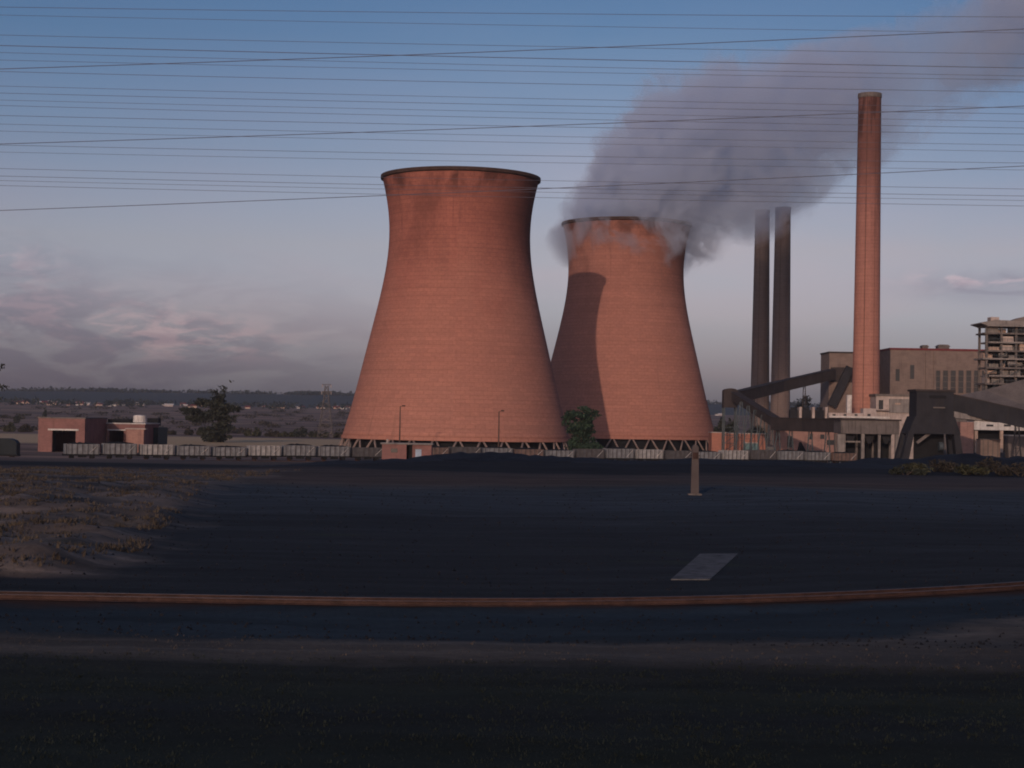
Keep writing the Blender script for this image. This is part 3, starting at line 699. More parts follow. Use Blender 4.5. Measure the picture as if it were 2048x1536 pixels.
MB().tube([(X(1882, D), D+2, Z(1882, 893, D)), (X(1890, D), D+2, Z(1890, 893, D))], 1.1, 12).build('drum', M['steel'], t)
a, b_ = W(1900, 805, D+3), W(2110, 852, D-6)
g = gallery('dark_conveyor', [a, b_], 3.4, 4.2, M['char'], 'black covered conveyor gallery sloping down to the right border', legs=[(X(2032, D-3), D-3, Z(2032, 845, D-3), -7.6, 1.3)], legm=M['char'])
MB().prism([(X(1908, D), Z(1908, 836, D)), (X(2003, D), Z(2003, 845, D)), (X(1908, D), Z(1908, 822.5, D))], D-.2, D+5).build('under_truss', M['concrete'], g)

# low lit sheds under it
D = 470; t = thing('loading_shed', (X(1980, D), D, -8.2), 'low whitewashed loading shed with dark openings under the black conveyor', 'building')
ground_box(MB(), 1921, 1948, 844, D, 7).build('brick_pier', M['brick_pink'], t)
bx(MB(), 1948.3, 2110, 842, 861, D+.2, 7).build('wall', M['white'], t)
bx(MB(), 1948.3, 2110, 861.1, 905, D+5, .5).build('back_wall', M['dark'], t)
for p in (1953, 2004, 2060): bx(MB(), p-3, p+3, 861.1, 905, D+.3, 1).build('column', M['cream'], t)
MB().box(X(1946, D), X(2112, D), D-.4, D+7.5, Z(2030, 842, D)+.003, Z(2030, 842, D)+.4).build('roof', M['roofgrey'], t)
for p in (1980, 2015, 2035): bx(MB(), p-7, p+7, 849, 853, D+.1, .2).build('window', M['glass'], t)
D = 440; t = thing('storage_bin', (X(1985, D), D, -8), 'squat brown storage bin before the whitewashed loading shed', 'bin')
xa, xb = X(1962, D), X(2001, D)
MB().box(xa, xb, D, D+4, -8, Z(1980, 880, D)).build('bin_body', M['brick_brown'], t)
MB().box(xa-.15, xb+.15, D-.15, D+4.15, Z(1980, 880, D)+.003, Z(1980, 880, D)+.25).build('rim', M['concrete_dark'], t)
for q in range(4): MB().box(xa+(xb-xa)*(q+.4)/4, xa+(xb-xa)*(q+.6)/4, D-.12, D-.003, -8, Z(1980, 880, D)-.1).build('rib', M['concrete_dark'], t)
t = thing('coal_skip', (X(2030, D), D-3, -8), 'grey coal skip with pale top edge near the right border', 'skip')
xa, xb = X(2008, D), X(2062, D); zz = Z(2030, 872, D)
MB().prism([(xa+.8, -7.6), (xb-.8, -7.6), (xb, zz), (xa, zz)], D-3, D).build('skip_body', M['concrete_dark'], t)
MB().box(xa-.1, xb+.1, D-3.15, D+.15, zz+.003, zz+.3).build('rim', M['white'], t)
for q in (xa+1.2, xb-1.2): MB().box(q-.3, q+.3, D-2.8, D-.2, -8.2, -7.603).build('foot', M['char'], t)

# ------------------------------------------------------------------ buildings on the left
D = 480; xa, xb = X(77, D), X(170, D); zt = Z(123, 837, D); zg = -8.2
t = thing('brick_garage', ((xa+xb)/2, D, zg), 'square red brick garage with wide dark doorway at the far left', 'building')
dx0, dx1, dz = X(105, D), X(152, D), Z(128, 861, D); dep = 26
mb = MB().box(xa, dx0, D, D+.5, zg, zt).box(dx1, xb, D, D+.5, zg, zt).box(dx0, dx1, D, D+.5, dz, zt).box(xa, xa+.5, D+.5, D+dep, zg, zt).box(xb-.5, xb, D+.5, D+dep, zg, zt).box(xa+.5, xb-.5, D+dep-.5, D+dep, zg, zt)
mb.build('wall', M['brick'], t)
MB().box(xa-.2, xb+.2, D-.2, D+dep+.2, zt+.003, zt+.35).build('roof', M['roofgrey'], t)
MB().box(X(97, D), X(158, D), D-.35, D-.003, dz, dz+.45).build('lintel', M['white'], t)
MB().box(dx0, dx0+.12, D+.6, D+3.2, zg, dz-.1).build('door', M['gallery'], t)
D = 505; xa, xb = X(214, D), X(290, D); zt = Z(250, 848, D)
t = thing('brick_workshop', ((xa+xb)/2, D, zg), 'low brick workshop with white roof edge and pale water tank beside the brick garage', 'building')
dx0, dx1, dz = X(219, D), X(248, D), Z(230, 861, D)
mb = MB().box(xa, dx0, D, D+.5, zg, zt).box(dx1, xb, D, D+.5, zg, zt).box(dx0, dx1, D, D+.5, dz, zt).box(xa, xa+.5, D+.5, D+20, zg, zt).box(xb-.5, xb, D+.5, D+20, zg, zt).box(xa+.5, xb-.5, D+19.5, D+20, zg, zt)
mb.build('wall', M['brick'], t)
MB().box(xa-.2, xb+.3, D-.3, D+20.3, zt+.003, zt+.3).build('roof', M['white'], t)
MB().box(xa-.1, xb-4.5, D+1.5, D+16, zt+.303, zt+1.4).build('clerestory', M['dark'], t)
MB().box(X(216, D), X(252, D), D-.35, D-.003, dz, dz+.35).build('lintel', M['white'], t)
bx(MB(), 253, 288, 859, 905, D-2.2, 2.19).build('brick_bay', M['brick_pink'], t)
bx(MB(), 250, 292, 856.5, 858.8, D-2.5, 2.49).build('canopy', M['pale'], t)
wt = MB().lathe([(0.05, 0), (1.95, 0), (1.95, 1.9), (1.7, 2.15), (0.05, 2.3)], 20, (X(276, D), D+2.5, zt+.5)).build('water_tank', M['white'], t, smooth=False)
MB().box(X(300, D+26), X(322, D+26), D+22, D+26, zt-.5, zt+1.8).build('roof_box', M['dark'], t)
MB().box(xb+.003, xb+1.5, D+12, D+26, zg, zt-1).build('lean_to', M['navy'], t)
# small hut in front of the near tower
D = 338; zg2 = GZ(X(815, D), D)-.1
t = thing('brick_hut', (X(815, D), D, zg2), 'small brick hut with pale blue door in front of the nearest cooling tower', 'hut')
zt = Z(815, 889, D)
MB().box(X(765, D), X(814, D), D, D+5, zg2, zt).build('wall', M['brick'], t)
MB().box(X(826, D), X(864, D), D, D+5, zg2, zt-.1).build('wall', M['brick'], t)
MB().box(X(814, D)+.003, X(826, D)-.003, D+1.6, D+2, zg2, zt-.2).build('recess_wall', M['dark'], t)
MB().box(X(762, D), X(867, D), D-.4, D+5.3, zt+.003, zt+.28).build('roof', M['concrete'], t)
dr = MB().box(X(832, D), X(844, D), D-.08, D+.05, zg2, Z(838, 899, D)).build('door', M['bluedoor'], t)
MB().box(X(830.5, D), X(845.5, D), D-.14, D-.003, Z(838, 899, D)+.003, Z(838, 899, D)+.14).build('lintel', M['concrete'], dr)
MB().box(X(783, D), X(796, D), D-.05, D+.1, Z(790, 905, D), Z(790, 897, D)).build('window', M['glass'], t)
MB().tube([(X(774, D), D+2, zt+.28), (X(774, D), D+2, zt+.95)], .22, 8).build('vent_pipe', M['pale'], t)

# ------------------------------------------------------------------ wagons
WD = 392; WZ = -6.72; WL = 7.35; PITCH = 8.1; WANG = math.atan(.41)
def make_wagon(body_mat, load):
    t = thing('coal_wagon', (0, 0, 0), 'x', 'wagon', 'coal wagons in the siding')
    L = WL/2; b = MB(); zb, zt_ = 1.15, 3.35
    # tub: outward sloping sides with inner faces
    o = [(-L, -1.35, zb), (L, -1.35, zb), (L, 1.35, zb), (-L, 1.35, zb), (-L, -1.45, zt_), (L, -1.45, zt_), (L, 1.45, zt_), (-L, 1.45, zt_)]
    i_ = [(x*.975, y*.93, z) for x, y, z in o[4:]]+[(x*.96, y*.92, zt_-1.0) for x, y, z in o[:4]]
    b.add(o+i_, [(0,3,2,1), (0,1,5,4), (1,2,6,5), (2,3,7,6), (3,0,4,7), (4,5,9,8), (5,6,10,9), (6,7,11,10), (7,4,8,11), (8,9,13,12), (9,10,14,13), (10,11,15,14), (11,8,12,15), (12,13,14,15)])
    b.build('tub', body_mat, t)
    r = MB()
    for k in range(7):
        x = -L+.25+(WL-.5)*k/6; r.box(x-.06, x+.06, -1.56, -1.455, zb+.03, zt_-.03)
    r.build('stake', M['wagC'], t)
    MB().bar((L-2.1, -1.57, zb+.35), (L-.5, -1.57, zt_-.3), .2, .05).build('white_stripe', M['white'], t)
    MB().box(-L-.1, L+.1, -1.1, 1.1, .85, 1.14).build('underframe', M['dark'], t)
    for x in (-L-.1, L+.1):
        for y in (-.7, .7): MB().tube([(x, y, 1.), (x+(.30 if x > 0 else -.30), y, 1.)], .16, 8).build('buffer', M['dark'], t)
    for x in (-2.2, 2.2):
        for y in (-.6, .6):
            MB().tube([(x, y-.06, .45), (x, y+.06, .45)], .45, 16).build('wheel', M['rust'], t)
        MB().box(x-.5, x+.5, -1.05, -.95, .3, .85).build('axle_guard', M['dark'], t)
    MB().box(-.9, .9, -1.15, -.9, .45, .84).build('brake_gear', M['dark'], t)
    if load:
        n = 14; vs = []
        for a in range(n+1):
            for c in range(5):
                u = a/n*2-1; v = c/4*2-1
                vs.append((u*L*.94, v*1.28, zt_-.15+(.5*(1-v*v)*(1-u**4))*(.8+.4*random.random())))
        MB().add(vs, [(a*5+c, a*5+c+1, (a+1)*5+c+1, (a+1)*5+c) for a in range(n) for c in range(4)]).build('coal_load', M['dark'], t, smooth=True)
    return t
protos = {k: make_wagon(M[k], k in ('wagA', 'wagD')) for k in ('wagA', 'wagB', 'wagC', 'wagD')}
seq = 'A A B A A B A A C B D C A D A C A B C A B C A A D'.split()[:25]
words_ = {'A': 'grey', 'B': 'pale', 'C': 'dark grey', 'D': 'brown'}
ordn = ['first', 'second', 'third', 'fourth', 'fifth', 'sixth', 'seventh', 'eighth', 'ninth', 'tenth', 'eleventh', 'twelfth', 'thirteenth', 'fourteenth', 'fifteenth', 'sixteenth', 'seventeenth', 'eighteenth', 'nineteenth', 'twentieth', 'twenty-first', 'twenty-second', 'twenty-third', 'twenty-fourth', 'twenty-fifth']
used = set(); wx0 = X(163, 371)
for i, s_ in enumerate(seq):
    k = 'wag'+s_
    o = protos[k] if k not in used else copy_tree(protos[k]); used.add(k)
    wx = wx0+i*PITCH*math.cos(WANG); o.location = (wx, wy(wx), WZ); o.rotation_euler = (0, 0, WANG); o.scale = (1, 1, (1., .94, 1.05, .88, 1.)[i*7 % 5])
    near = 'at the left end near the brick garage' if i == 0 else ('left of the brick hut' if i < 8 else ('in front of the nearest cooling tower' if i < 13 else ('in front of the farther cooling tower' if i < 18 else 'below the conveyors')))
    o['label'] = f"{words_[s_]} open coal wagon, {ordn[i]} from the left, {near}"
def track(name, pts_fn, s0, s1, step, z, label, sleepers=True, gauge=.62, hs=1.):
    t = thing(name, (pts_fn(0)[0], pts_fn(0)[1], z), label, 'railway track')
    ss = np.linspace(s0, s1, 60)
    for sgn in (-1, 1):
        mb = MB(); P_ = []
        for s_ in ss:
            x, y = pts_fn(s_); x2, y2 = pts_fn(s_+.1); d = Vector((x2-x, y2-y, 0)).normalized(); nrm = Vector((-d.y, d.x, 0))
            P_.append((Vector((x, y, 0))+nrm*sgn*gauge/2, nrm))
        prof = [(-.07, 0), (.07, 0), (.07, .02), (.012, .035), (.012, .115), (.036, .125), (.036, .16), (-.036, .16), (-.036, .125), (-.012, .115), (-.012, .035), (-.07, .02)]
        prof = [(a*(.5+.5*hs), b_*hs) for a, b_ in prof]
        m_ = len(prof); vs = [tuple(p+nrm*a+Vector((0, 0, z+b_))) for p, nrm in P_ for a, b_ in prof]
        fs = [(i*m_+k, i*m_+(k+1) % m_, (i+1)*m_+(k+1) % m_, (i+1)*m_+k) for i in range(len(P_)-1) for k in range(m_)]
        mb.add(vs, fs).build('rail', M['rust'], t)
        hd = [(-.022, .1605*hs), (.022, .1605*hs), (.022, .163*hs), (-.022, .163*hs)]
        vs = [tuple(p+nrm*a+Vector((0, 0, z+b_))) for p, nrm in P_ for a, b_ in hd]
        fs = [(i*4+k, i*4+(k+1) % 4, (i+1)*4+(k+1) % 4, (i+1)*4+k) for i in range(len(P_)-1) for k in range(4)]
        MB().add(vs, fs).build('running_surface', M['railtop'], t)
    if sleepers:
        s_ = s0
        while s_ < s1:
            x, y = pts_fn(s_); x2, y2 = pts_fn(s_+.1); d = Vector((x2-x, y2-y, 0)).normalized(); nrm = Vector((-d.y, d.x, 0))
            c = Vector((x, y, z-.10)); MB().bar(c-nrm*.62, c+nrm*.62, .2, .12).build('sleeper', M['sleeper'], t); s_ += step
    return t
track('railway_track', lambda s: (s, rail_y(s)), -30, 26, .66, .07, 'rusty railway track curving away across the dark ash in the foreground', hs=.62)
track('railway_track', lambda s: (s, wy(s)), -140, 130, 3., WZ-.165, 'distant siding track carrying the row of coal wagons', sleepers=False)

# dark covered wagon at the left border
D = 352; xa, xb = X(-40, D), X(38, D)
t = thing('covered_wagon', ((xa+xb)/2, D, -6.6), 'dark navy covered wagon with a rounded roof at the left border', 'wagon')
zt = Z(10, 880, D); xm = (xa+xb)/2
MB().prism([(xa, -5.4), (xb, -5.4), (xb, zt-.6), (xb-.5, zt), (xb-1.6, zt+.35), (xa+1.6, zt+.35), (xa+.5, zt), (xa, zt-.6)], D-1.3, D+1.3).build('body', M['navy'], t)
MB().box(xa-.2, xb+.2, D-1., D+1., -5.75, -5.403).build('underframe', M['dark'], t)
MB().box(xm-.8, xm+.8, D-1.38, D-1.303, -5.3, zt-.7).build('door', M['navy'], t)
for x in (xa+1.3, xb-1.3):
    for y in (-.6, .6): MB().tube([(x, D+y-.06, -6.1), (x, D+y+.06, -6.1)], .45, 16).build('wheel', M['rust'], t)

# ------------------------------------------------------------------ pylon and lamp posts
D = 900; xc = X(652, D); zb = GZ(xc, D); zt = Z(652, 768, D)
t = thing('pylon', (xc, D, zb), 'lattice steel pylon rising from the plain left of the nearest cooling tower', 'pylon')
hh = zt-zb; fw = lambda k: 3.3*(1-k)**1.2+.75
for sx in (-1, 1):
    for sy in (-1, 1):
        MB().tube([(xc+sx*fw(k), D+sy*fw(k), zb+hh*k*.97) for k in (0, .25, .5, .75, 1)], .16, 5).build('leg', M['concrete_dark'], t)
lb = MB(); ks = np.linspace(0, 1, 11)
for a, b_ in zip(ks[:-1], ks[1:]):
    for sy in (-1, 1):
        for sg in (-1, 1): lb.bar((xc+sg*fw(a), D+sy*fw(a), zb+hh*a*.97), (xc-sg*fw(b_), D+sy*fw(b_), zb+hh*b_*.97), .13)
        for sx in (-1, 1): pass
    for sx in (-1, 1):
        for sg in (-1, 1): lb.bar((xc+sx*fw(a), D+sg*fw(a), zb+hh*a*.97), (xc+sx*fw(b_), D-sg*fw(b_), zb+hh*b_*.97), .13)
lb.build('bracing', M['concrete_dark'], t)
for k, l in ((.99, 2.3), (.86, 2.5)):
    z = zb+hh*k
    MB().bar((xc-l, D, z), (xc+l, D, z), .35).bar((xc-l, D, z), (xc, D, z-1.3), .16).bar((xc+l, D, z), (xc, D, z-1.3), .16).build('cross_arm', M['concrete_dark'], t)
    for s_ in (-1, 1): MB().tube([(xc+s_*l, D, z), (xc+s_*l, D, z-1.6)], .2, 6).build('insulator', M['pale'], t)
for p, top, lab in ((800, 813, 'slim lamp post before the left half of the nearest cooling tower'), (998, 823, 'slim lamp post before the right half of the nearest cooling tower')):
    D = 470; x = X(p, D); zb = GZ(x, D); zt = Z(p, top, D)
    t = thing('lamp_post', (x, D, zb), lab, 'lamp post', 'lamp posts before the cooling tower')
    MB().tube([(x, D, zb), (x, D, (zb+zt)/2), (x, D, zt)], [.26, .2, .14], 8).build('pole', M['pole'], t)
    MB().bar((x, D, zt), (x+.9, D-.3, zt+.2), .14).build('arm', M['pole'], t)
    MB().box(x+.5, x+1.4, D-.5, D-.1, zt+.05, zt+.35).build('lamp_head', M['dark'], t)
    MB().box(x-.35, x+.35, D-.35, D-.2, zb+1.5, zb+2.8).build('switch_box', M['pole'], t)

# ------------------------------------------------------------------ near field things
D = 91.5; x = X(1392, D); zb = GZ(x, D)-.15; zt = Z(1392, 890, D)
t = thing('concrete_post', (x, D, zb), 'narrow grey brown concrete trackside post standing alone on the ash field', 'post')
MB().prism([(x-.22, zb), (x+.22, zb), (x+.17, zt-.12), (x+.09, zt), (x-.09, zt), (x-.17, zt-.12)], D, D+.32).build('shaft', M['hut'], t)
MB().box(x-.36, x+.36, D-.14, D+.46, zb-.1, zb+.24).build('footing', M['concrete_dark'], t)
MB().box(x-.14, x+.14, D-.04, D-.003, zt-.75, zt-.4).build('plate', M['rust'], t)
for k in (.55, .8): MB().tube([(x-.24, D+.16, zb+(zt-zb)*k), (x+.24, D+.16, zb+(zt-zb)*k)], .025, 6).build('bolt', M['rust'], t)
# slab path lying askew on the ash
c = [W(1340, 1160, 1), W(1418, 1160, 1), W(1476, 1106, 1), W(1402, 1106, 1)]
def on_plane(px, py, z):
    d = CM @ Vector(((px-1024)/FPX, -(py-768)/FPX, -1)); k = (z-CAMZ)/d.z; return Vector((0, 0, CAMZ))+d*k
q = [on_plane(px, py, .03) for px, py in ((1342, 1158), (1420, 1158), (1476, 1107), (1400, 1107))]
mid = sum(q, Vector())/4
slab = MB().add([tuple(p) for p in q]+[(p.x, p.y, -.3) for p in q], [(0,1,2,3), (7,6,5,4)]+[((i+1) % 4, i, i+4, (i+1) % 4+4) for i in range(4)])
t = thing('concrete_slab', (mid.x, mid.y, 0), 'pale grey concrete slab lying askew on the dark ash beyond the rusty track', 'slab')
slab.build('slab', M['slabc'], t)
# long low coal heap along the far edge of the ash
def heap(name, cx, cy, lx, ly, h, m, label, cat='coal heap', seed=0):
    nx, ny = 60, 20; vs = []
    for j in range(ny+1):
        for i in range(nx+1):
            u, v = i/nx*2-1, j/ny*2-1; x, y = cx+u*lx, cy+v*ly
            f = max(0, 1-u*u)**.6*max(0, 1-v*v)**.8
            f *= .75+.5*noise.noise((u*3.1, v*1.2, seed))+.22*noise.noise((u*11, v*4, seed+3))
            vs.append((x, y, GZ(x, y)-.15+h*f))
    o = MB().add(vs, [(j*(nx+1)+i, j*(nx+1)+i+1, (j+1)*(nx+1)+i+1, (j+1)*(nx+1)+i) for j in range(ny) for i in range(nx)]).build(name, m, smooth=True, loc=(cx, cy, 0))
    return tag(o, label, cat)
M['coal'] = mat('coal', (.013, .013, .017), var=.5, scale=1.5, bump=.8, rough=.75)
heap('coal_heap', X(1040, 160), 158, 11, 7, .95, M['coal'], 'black coal heap humped in front of the nearest cooling tower', seed=1)
heap('coal_heap', X(1480, 158), 157, 20, 7, .7, M['coal'], 'long low black coal heap in front of the farther cooling tower', seed=5)
heap('coal_heap', X(1960, 190), 190, 16, 9, 1.6, M['coal'], 'black coal bank below the conveyor head tower at the right', seed=8)
heap('spoil_heap', X(690, 150), 150, 10, 6, .45, M['coal'], 'flat dark spoil heap left of the brick hut', 'spoil heap', seed=12)

# ------------------------------------------------------------------ vegetation
rs = random.Random(3)
D = 700; x = X(428, D); b_ = (x, D, GZ(x, D))
u = 700/3414
L_ = lambda px, py, rx, rz, ry=None: (((px-428)*u, rs.uniform(-2, 2), Z(px, py, D)-b_[2]), (rx*u, (ry or rx)*u*.9, rz*u))
tree('gum_tree', b_, 25, [L_(436, 792, 18, 16), L_(420, 808, 34, 13), L_(385, 822, 30, 10), L_(448, 816, 30, 15), L_(425, 834, 40, 16), L_(392, 836, 26, 10), L_(447, 778, 10, 8), L_(456, 766, 6, 3), L_(464, 762, 6, 2.2), L_(436, 856, 34, 16), L_(434, 874, 34, 13), L_(466, 836, 16, 8)],
     6500, .85, M['leaf_dark'], 'dark wind leaning gum tree on the plain behind the wagons', limbs=((4, 0, 19), (-8, 0, 12), (5, 1, 15), (-3, 1, 10), (5, 0, 23)), tr=.5)
D = 475; x = X(1162, D); b_ = (x, D, GZ(x, D)); u = D/3414
L2 = lambda px, py, rx, rz: (((px-1162)*u, rs.uniform(-1.5, 1.5), Z(px, py, D)-b_[2]), (rx*u, rx*u, rz*u))
tree('street_tree', b_, 14, [L2(1142, 834, 22, 15), L2(1184, 828, 20, 13), L2(1163, 828, 24, 14), L2(1146, 852, 20, 14), L2(1172, 848, 24, 16), L2(1162, 868, 28, 16), L2(1172, 888, 32, 15), L2(1150, 892, 24, 12)],
     5600, .5, M['leaf_green'], 'bushy green tree between the two cooling towers', limbs=((0, 0, 9), (-3, 0, 9), (3, 0, 10), (1, 1, 7)), tr=.35)
D = 610; i = 0
for px, top, w_, lab in ((1438, 838, 20, 'dark tree close against the right foot of the farther cooling tower'), (1470, 828, 30, 'broad dark tree behind the orange brick shed'), (1510, 842, 26, 'dark tree behind the blue grey trestles')):
    x = X(px, D); b_ = (x, D, GZ(x, D)); u = D/3414; hh = Z(px, top, D)-b_[2]
    tree('dense_tree', b_, hh, [((rs.uniform(-.5, .5)*w_*u, rs.uniform(-2, 2), hh*q), (w_*u*.55, w_*u*.55, hh*.24)) for q in (.3, .45, .6, .75)], 1500, .6, M['leaf_dark'], lab, group='trees behind the brick shed', limbs=((0, 0, hh*.6), (-1.5, 0, hh*.6), (1.5, 0, hh*.7)))
D = 960
for px, top, w_, lab in ((1608, 791, 26, 'flat topped dark tree seen under the conveyor right of the dark chimneys'), (1638, 801, 22, 'small dark tree left of the bunker house')):
    x = X(px, D); b_ = (x, D, -8.); u = D/3414; hh = Z(px, top, D)-b_[2]
    tree('flat_tree', b_, hh, [((rs.uniform(-.5, .5)*w_*u, 0, hh*q), (w_*u*.6, w_*u*.5, hh*.14)) for q in (.4, .6, .78, .88)], 900, .8, M['leaf_dark'], lab, group='trees far behind the conveyor', limbs=((0, 0, hh*.8), (-2, 0, hh*.7)))
# tree whose branch tips reach in at the left border
D = 250; x = X(-70, D); b_ = (x, D, GZ(x, D)); u = D/3414; hh = Z(-60, 690, D)-b_[2]
L3 = lambda px, py, rx, rz: (((px+70)*u, rs.uniform(-1, 1), Z(px, py, D)-b_[2]), (rx*u, rx*u, rz*u))
tree('border_tree', b_, hh, [L3(-70, 740, 60, 40), L3(-8, 777, 30, 8), L3(-10, 733, 14, 11), L3(-60, 790, 50, 24), L3(-90, 820, 50, 24)], 2600, .3, M['leaf_dark'],
     'dark tree whose branch tips reach in over the left border', limbs=((0, 0, hh*.8), (3.5, 0, hh*.55), (3, 0, hh*.75)), tr=.3)
# bushes on the plain and by the heaps
yl = [(490, 866, 22, 'leaf_olive'), (516, 862, 20, 'leaf_olive'), (545, 868, 26, 'leaf_brown'), (575, 864, 26, 'leaf_olive'), (603, 860, 24, 'leaf_dark'), (628, 866, 26, 'leaf_olive'), (662, 868, 24, 'leaf_olive'), (682, 872, 18, 'leaf_brown'), (352, 866, 24, 'leaf_brown'), (376, 864, 22, 'leaf_brown'), (402, 868, 18, 'leaf_olive'), (20, 850, 26, 'leaf_olive'), (52, 854, 24, 'leaf_brown'), (36, 832, 14, 'leaf_dark'), (90, 820, 10, 'leaf_dark')]
for k, (px, py, w_, lf) in enumerate(yl):
    D = 905 if py > 840 else 1250
    x = X(px, D); hh = max(2.5, Z(px, py-11, D)-GZ(x, D))
    side_ = 'between the gum tree and the nearest cooling tower' if px > 470 else ('beside the leaning gum tree' if px > 300 else 'left of the brick garage')
    cn = {'leaf_olive': 'yellow green', 'leaf_brown': 'brown', 'leaf_dark': 'dark'}[lf]
    bush(x, D, w_*D/3414, hh, M[lf], f'{cn} scrub bush on the plain {side_}', 'scrub bushes on the plain', 420, .75, 'scrub_bush')
for px, py, D, w_, h_, lf, lab in ((1842, 935, 140, 3.6, 1.3, 'leaf_olive', 'dull green bush at the left of the bushes below the conveyor tower'), (1890, 930, 144, 3.2, 1.5, 'leaf_brown', 'reddish brown bush between green ones below the conveyor tower'),
    (1938, 938, 139, 3., 1.1, 'leaf_olive', 'low olive bush below the black conveyor'), (1996, 930, 143, 4., 1.6, 'leaf_brown', 'broad brown bush near the right border'), (2042, 934, 138, 3., 1.5, 'leaf_brown', 'brown bush cut by the right border'), (1812, 940, 137, 2.4, .9, 'leaf_dark', 'small dark bush at the end of the coal heap')):
    bush(X(px, D), D, w_, h_, M[lf], lab, 'bushes on the coal bank', 700, .13)

# dry scrub and grass masses
def tufts(name, spots, n_blade, h, m, label, cat, spread=.12, wid=.012):
    mb = MB()
    for x, y in spots:
        z = GZ(x, y)-.02; hs = h*random.uniform(.5, 1.3)
        for k in range(n_blade):
            a = random.uniform(0, 2*PI); r = random.uniform(0, spread); bx_, by = x+r*math.cos(a), y+r*math.sin(a)
            l = random.uniform(.1, .7)*hs; hh = hs*random.uniform(.5, 1); w_ = wid*random.uniform(.7, 1.5); c_, s_ = math.cos(a+1.57)*w_, math.sin(a+1.57)*w_
            o = len(mb.v)
            mb.v += [(bx_-c_, by-s_, z), (bx_+c_, by+s_, z), (bx_+math.cos(a)*l, by+math.sin(a)*l, z+hh)]; mb.f.append((o, o+1, o+2))
    o = mb.build(name, m); return tag(o, label, cat, kind='stuff')
M['grass_dark'] = foliage('dark_grass', (.016, .021, .015), .3)
M['grass_dry'] = foliage('dry_grass', (.075, .058, .044), .45)
random.seed(5)
sp = []
while len(sp) < 6500:
    y = random.uniform(17, 28.2); x = random.uniform(-.36, .36)*y
    if noise.noise((x*.25, y*.6, 0))+random.uniform(-.6, .6) > -.25 : sp.append((x, y))
tufts('verge_grass', sp, 7, .055, M['grass_dark'], 'dark short grass on the verge nearest the train', 'grass', .15)
sp = []
while len(sp) < 2600:
    y = random.uniform(41, 120); x = random.uniform(-.37, -.05)*y
    if scrub(x, y) > .5 and noise.noise((x*.35, y*.18, 6)) > random.uniform(-.4, .35): sp.append((x, y))
tufts('dry_scrub', sp, 9, .17, M['grass_dry'], 'dry brown grass and scrub on the rough ground at the left', 'scrub', .35, .03)
sp = []
while len(sp) < 900:
    y = random.uniform(28, 30.6); x = random.uniform(-.36, .36)*y; sp.append((x, y))
tufts('dry_grass', sp, 5, .05, M['grass_dry'], 'thin dry grass along the brown strip beside the gravel', 'grass', .12)
# gravel and coal lumps
mb = MB()
for k in range(4500):
    y = 30.6+69*random.random()**1.6; x = random.uniform(-.36, .36)*y
    if abs(y-rail_y(x)) < 1.2: continue
    s_ = random.uniform(.015, .045)*(1+y/90); z = GZ(x, y); a = random.random()*6
    vs = [(x+s_*math.cos(a+i*2.1)*random.uniform(.7, 1.2), y+s_*math.sin(a+i*2.1), z-.01) for i in range(3)]+[(x+random.uniform(-.3, .3)*s_, y, z+s_*random.uniform(.5, 1.))]
    mb.add(vs, [(0, 1, 3), (1, 2, 3), (2, 0, 3)])
tag(mb.build('coal_lumps', M['coal']), 'scattered coal lumps and stones on the ash', 'coal', kind='stuff')

# ------------------------------------------------------------------ far town and woods
rt = random.Random(11)
def house_proto(m, rm):
    t = thing('far_house', (0, 0, 0), 'x', 'house', 'houses of the far township')
    MB().box(-6, 6, 0, 9, 0, 3.6).build('wall', M[m], t)
    v = [(-6.6, -.6, 3.6), (6.6, -.6, 3.6), (6.6, 9.6, 3.6), (-6.6, 9.6, 3.6), (-6.6, 4.5, 6.4), (6.6, 4.5, 6.4)]
    MB().add(v, [(0, 1, 5, 4), (2, 3, 4, 5), (0, 4, 3), (1, 2, 5), (3, 2, 1, 0)]).build('roof', M[rm], t)
    return t
hp = {'white': house_proto('white', 'roofgrey'), 'cream': house_proto('cream', 'redtrim'), 'pale': house_proto('pale', 'white')}
labs = {'white': 'tiny white house in the distant township under the dark ridge', 'cream': 'tiny cream house with red roof in the distant township', 'pale': 'tiny pale house with light roof in the distant township'}
usedh = set(); spots = []
for k in range(58):
    px = rt.uniform(30, 700); D = rt.uniform(2350, 2850); spots.append((px, D))
for px in (1436, 1443, 1650): spots.append((px, 2600))
for px, D in spots:
    k = rt.choice(['white', 'cream', 'pale', 'cream'])
    o = hp[k] if k not in usedh else copy_tree(hp[k]); usedh.add(k)
    x = X(px, D); o.location = (x, D, H(x, D)-.3); s_ = rt.uniform(.40, .80); o.scale = (s_*rt.uniform(.8, 1.6), s_, s_); o['label'] = labs[k]
lob = []
for k in range(420):
    x = rt.uniform(-2000, 1700); y = rt.uniform(3700, 4050); z = ridge(x, y); r = rt.uniform(9, 22)
    lob.append(((x, y, z+r*.05), (r*2.2, r, r*.42)))
for k in range(230):
    px = rt.uniform(-20, 720); D = rt.uniform(2300, 2950); x = X(px, D); r = rt.uniform(4, 9); lob.append(((x, D, H(x, D)+r*.5), (r*1.6, r, r*.7)))
tag(leaf_cloud(lob, 26000, 3.6).build('far_woods', M['wood_far']), 'dark far off woods along the ridge and in the township', 'woods', kind='stuff')
lob = []
for k in range(150):
    px = rt.uniform(-30, 700); D = rt.uniform(960, 2200); x = X(px, D); r = rt.uniform(1.5, 4); lob.append(((x, D, H(x, D)+r*.35), (r*2.2, r, r*.5)))
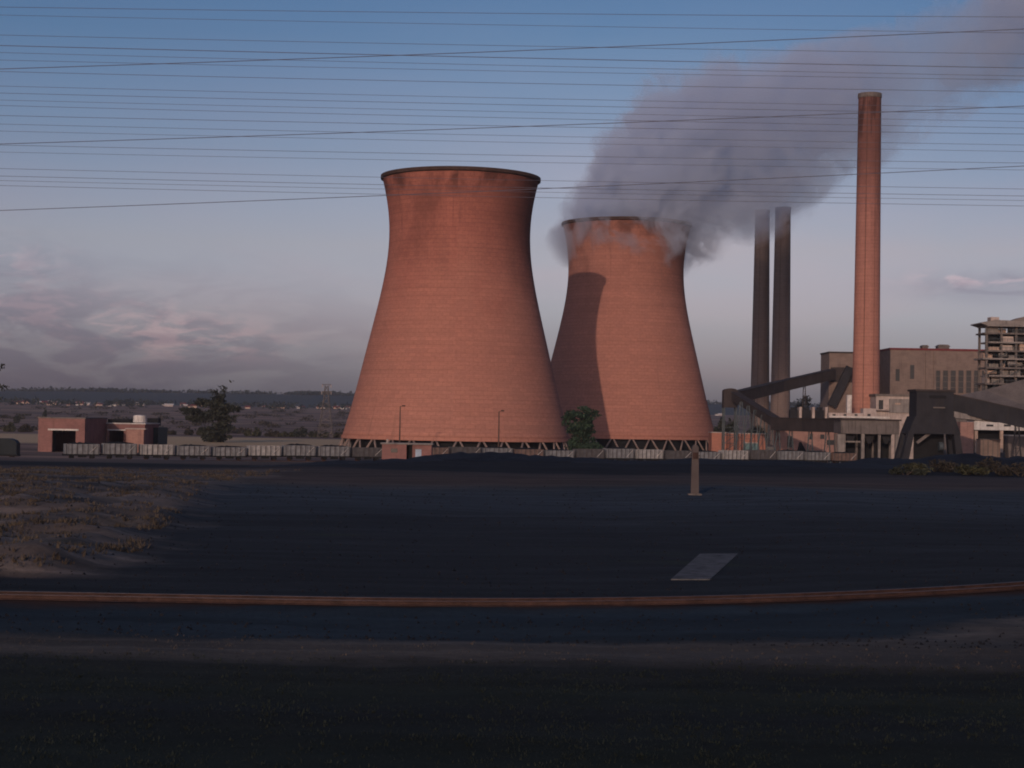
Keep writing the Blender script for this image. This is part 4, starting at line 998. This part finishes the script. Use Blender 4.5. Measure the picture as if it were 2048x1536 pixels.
tag(leaf_cloud(lob, 5000, 1.1).build('veld_scrub', M['leaf_brown']), 'low scrub dotted over the distant plain', 'scrub', kind='stuff')

# ------------------------------------------------------------------ overhead wires (left row, right row in the photo)
WIRES = [(14, 34, 0), (30, 66, 0), (70, 108, 0), (91, 136, 1), (105, 152, 0), (143, 184, 0), (172, 216, 0), (186, 228, 0), (200, 243, 0), (211, 256, 0), (231, 268, 0), (248, 290, 0), (290, 326, 0), (304, 340, 0), (337, 378, 0), (352, 392, 0), (361, 401, 0), (371, 412, 0), (262, 303, 0), (120, 160, 0),
         (138, 58, 2), (288, 212, 2), (421, 332, 2)]
RISE = ['topmost of the three wires rising to the right across the sky', 'middle one of the three wires rising to the right across the sky', 'lowest of the three wires rising to the right, crossing the near tower rim']
ri = 0
for i, (yl_, yr_, b_) in enumerate(WIRES):
    D = 62+(i*37 % 23) if b_ != 2 else 52+ri*2
    a, e = W(0, yl_, D), W(2048, yr_, D); d = (e-a)
    rad = {0: .0085, 1: .016, 2: .0115}[b_]; pts = []
    for k in np.linspace(-1.2, 2.2, 35):
        sag = .10*(4*(k-.5)**2-1)*.5 if b_ != 2 else .06*(4*(k-.5)**2-1)
        pts.append(a+d*k+Vector((0, 0, sag)))
    m0 = pts[17]
    o = MB().tube(pts, rad, 6).build('overhead_wire', M['wire'], None, smooth=True, loc=m0)
    if b_ == 2: lab = RISE[ri]; ri += 1
    elif b_ == 1: lab = 'thickest overhead wire high in the sky, slanting down to the right'
    else: lab = 'one of the thin faint overhead wires slanting gently down to the right'
    tag(o, lab, 'wire', 'overhead wires across the sky')

# ------------------------------------------------------------------ haze
hz = MB().box(-3200, 3200, -60, 6200, -14, 330).build('haze', None or bpy.data.materials.new('haze_air'))
hm = hz.data.materials[0]; hm.use_nodes = True; t = NT(hm.node_tree); t.n.remove(t.n['Principled BSDF'])
pv = t.new('ShaderNodeVolumePrincipled'); t.put(pv.inputs['Color'], (.80, .86, 1.0)); pv.inputs['Density'].default_value = .00005
t.link(pv.outputs[0], t.n['Material Output'].inputs['Volume'])
tag(hz, kind='stuff')
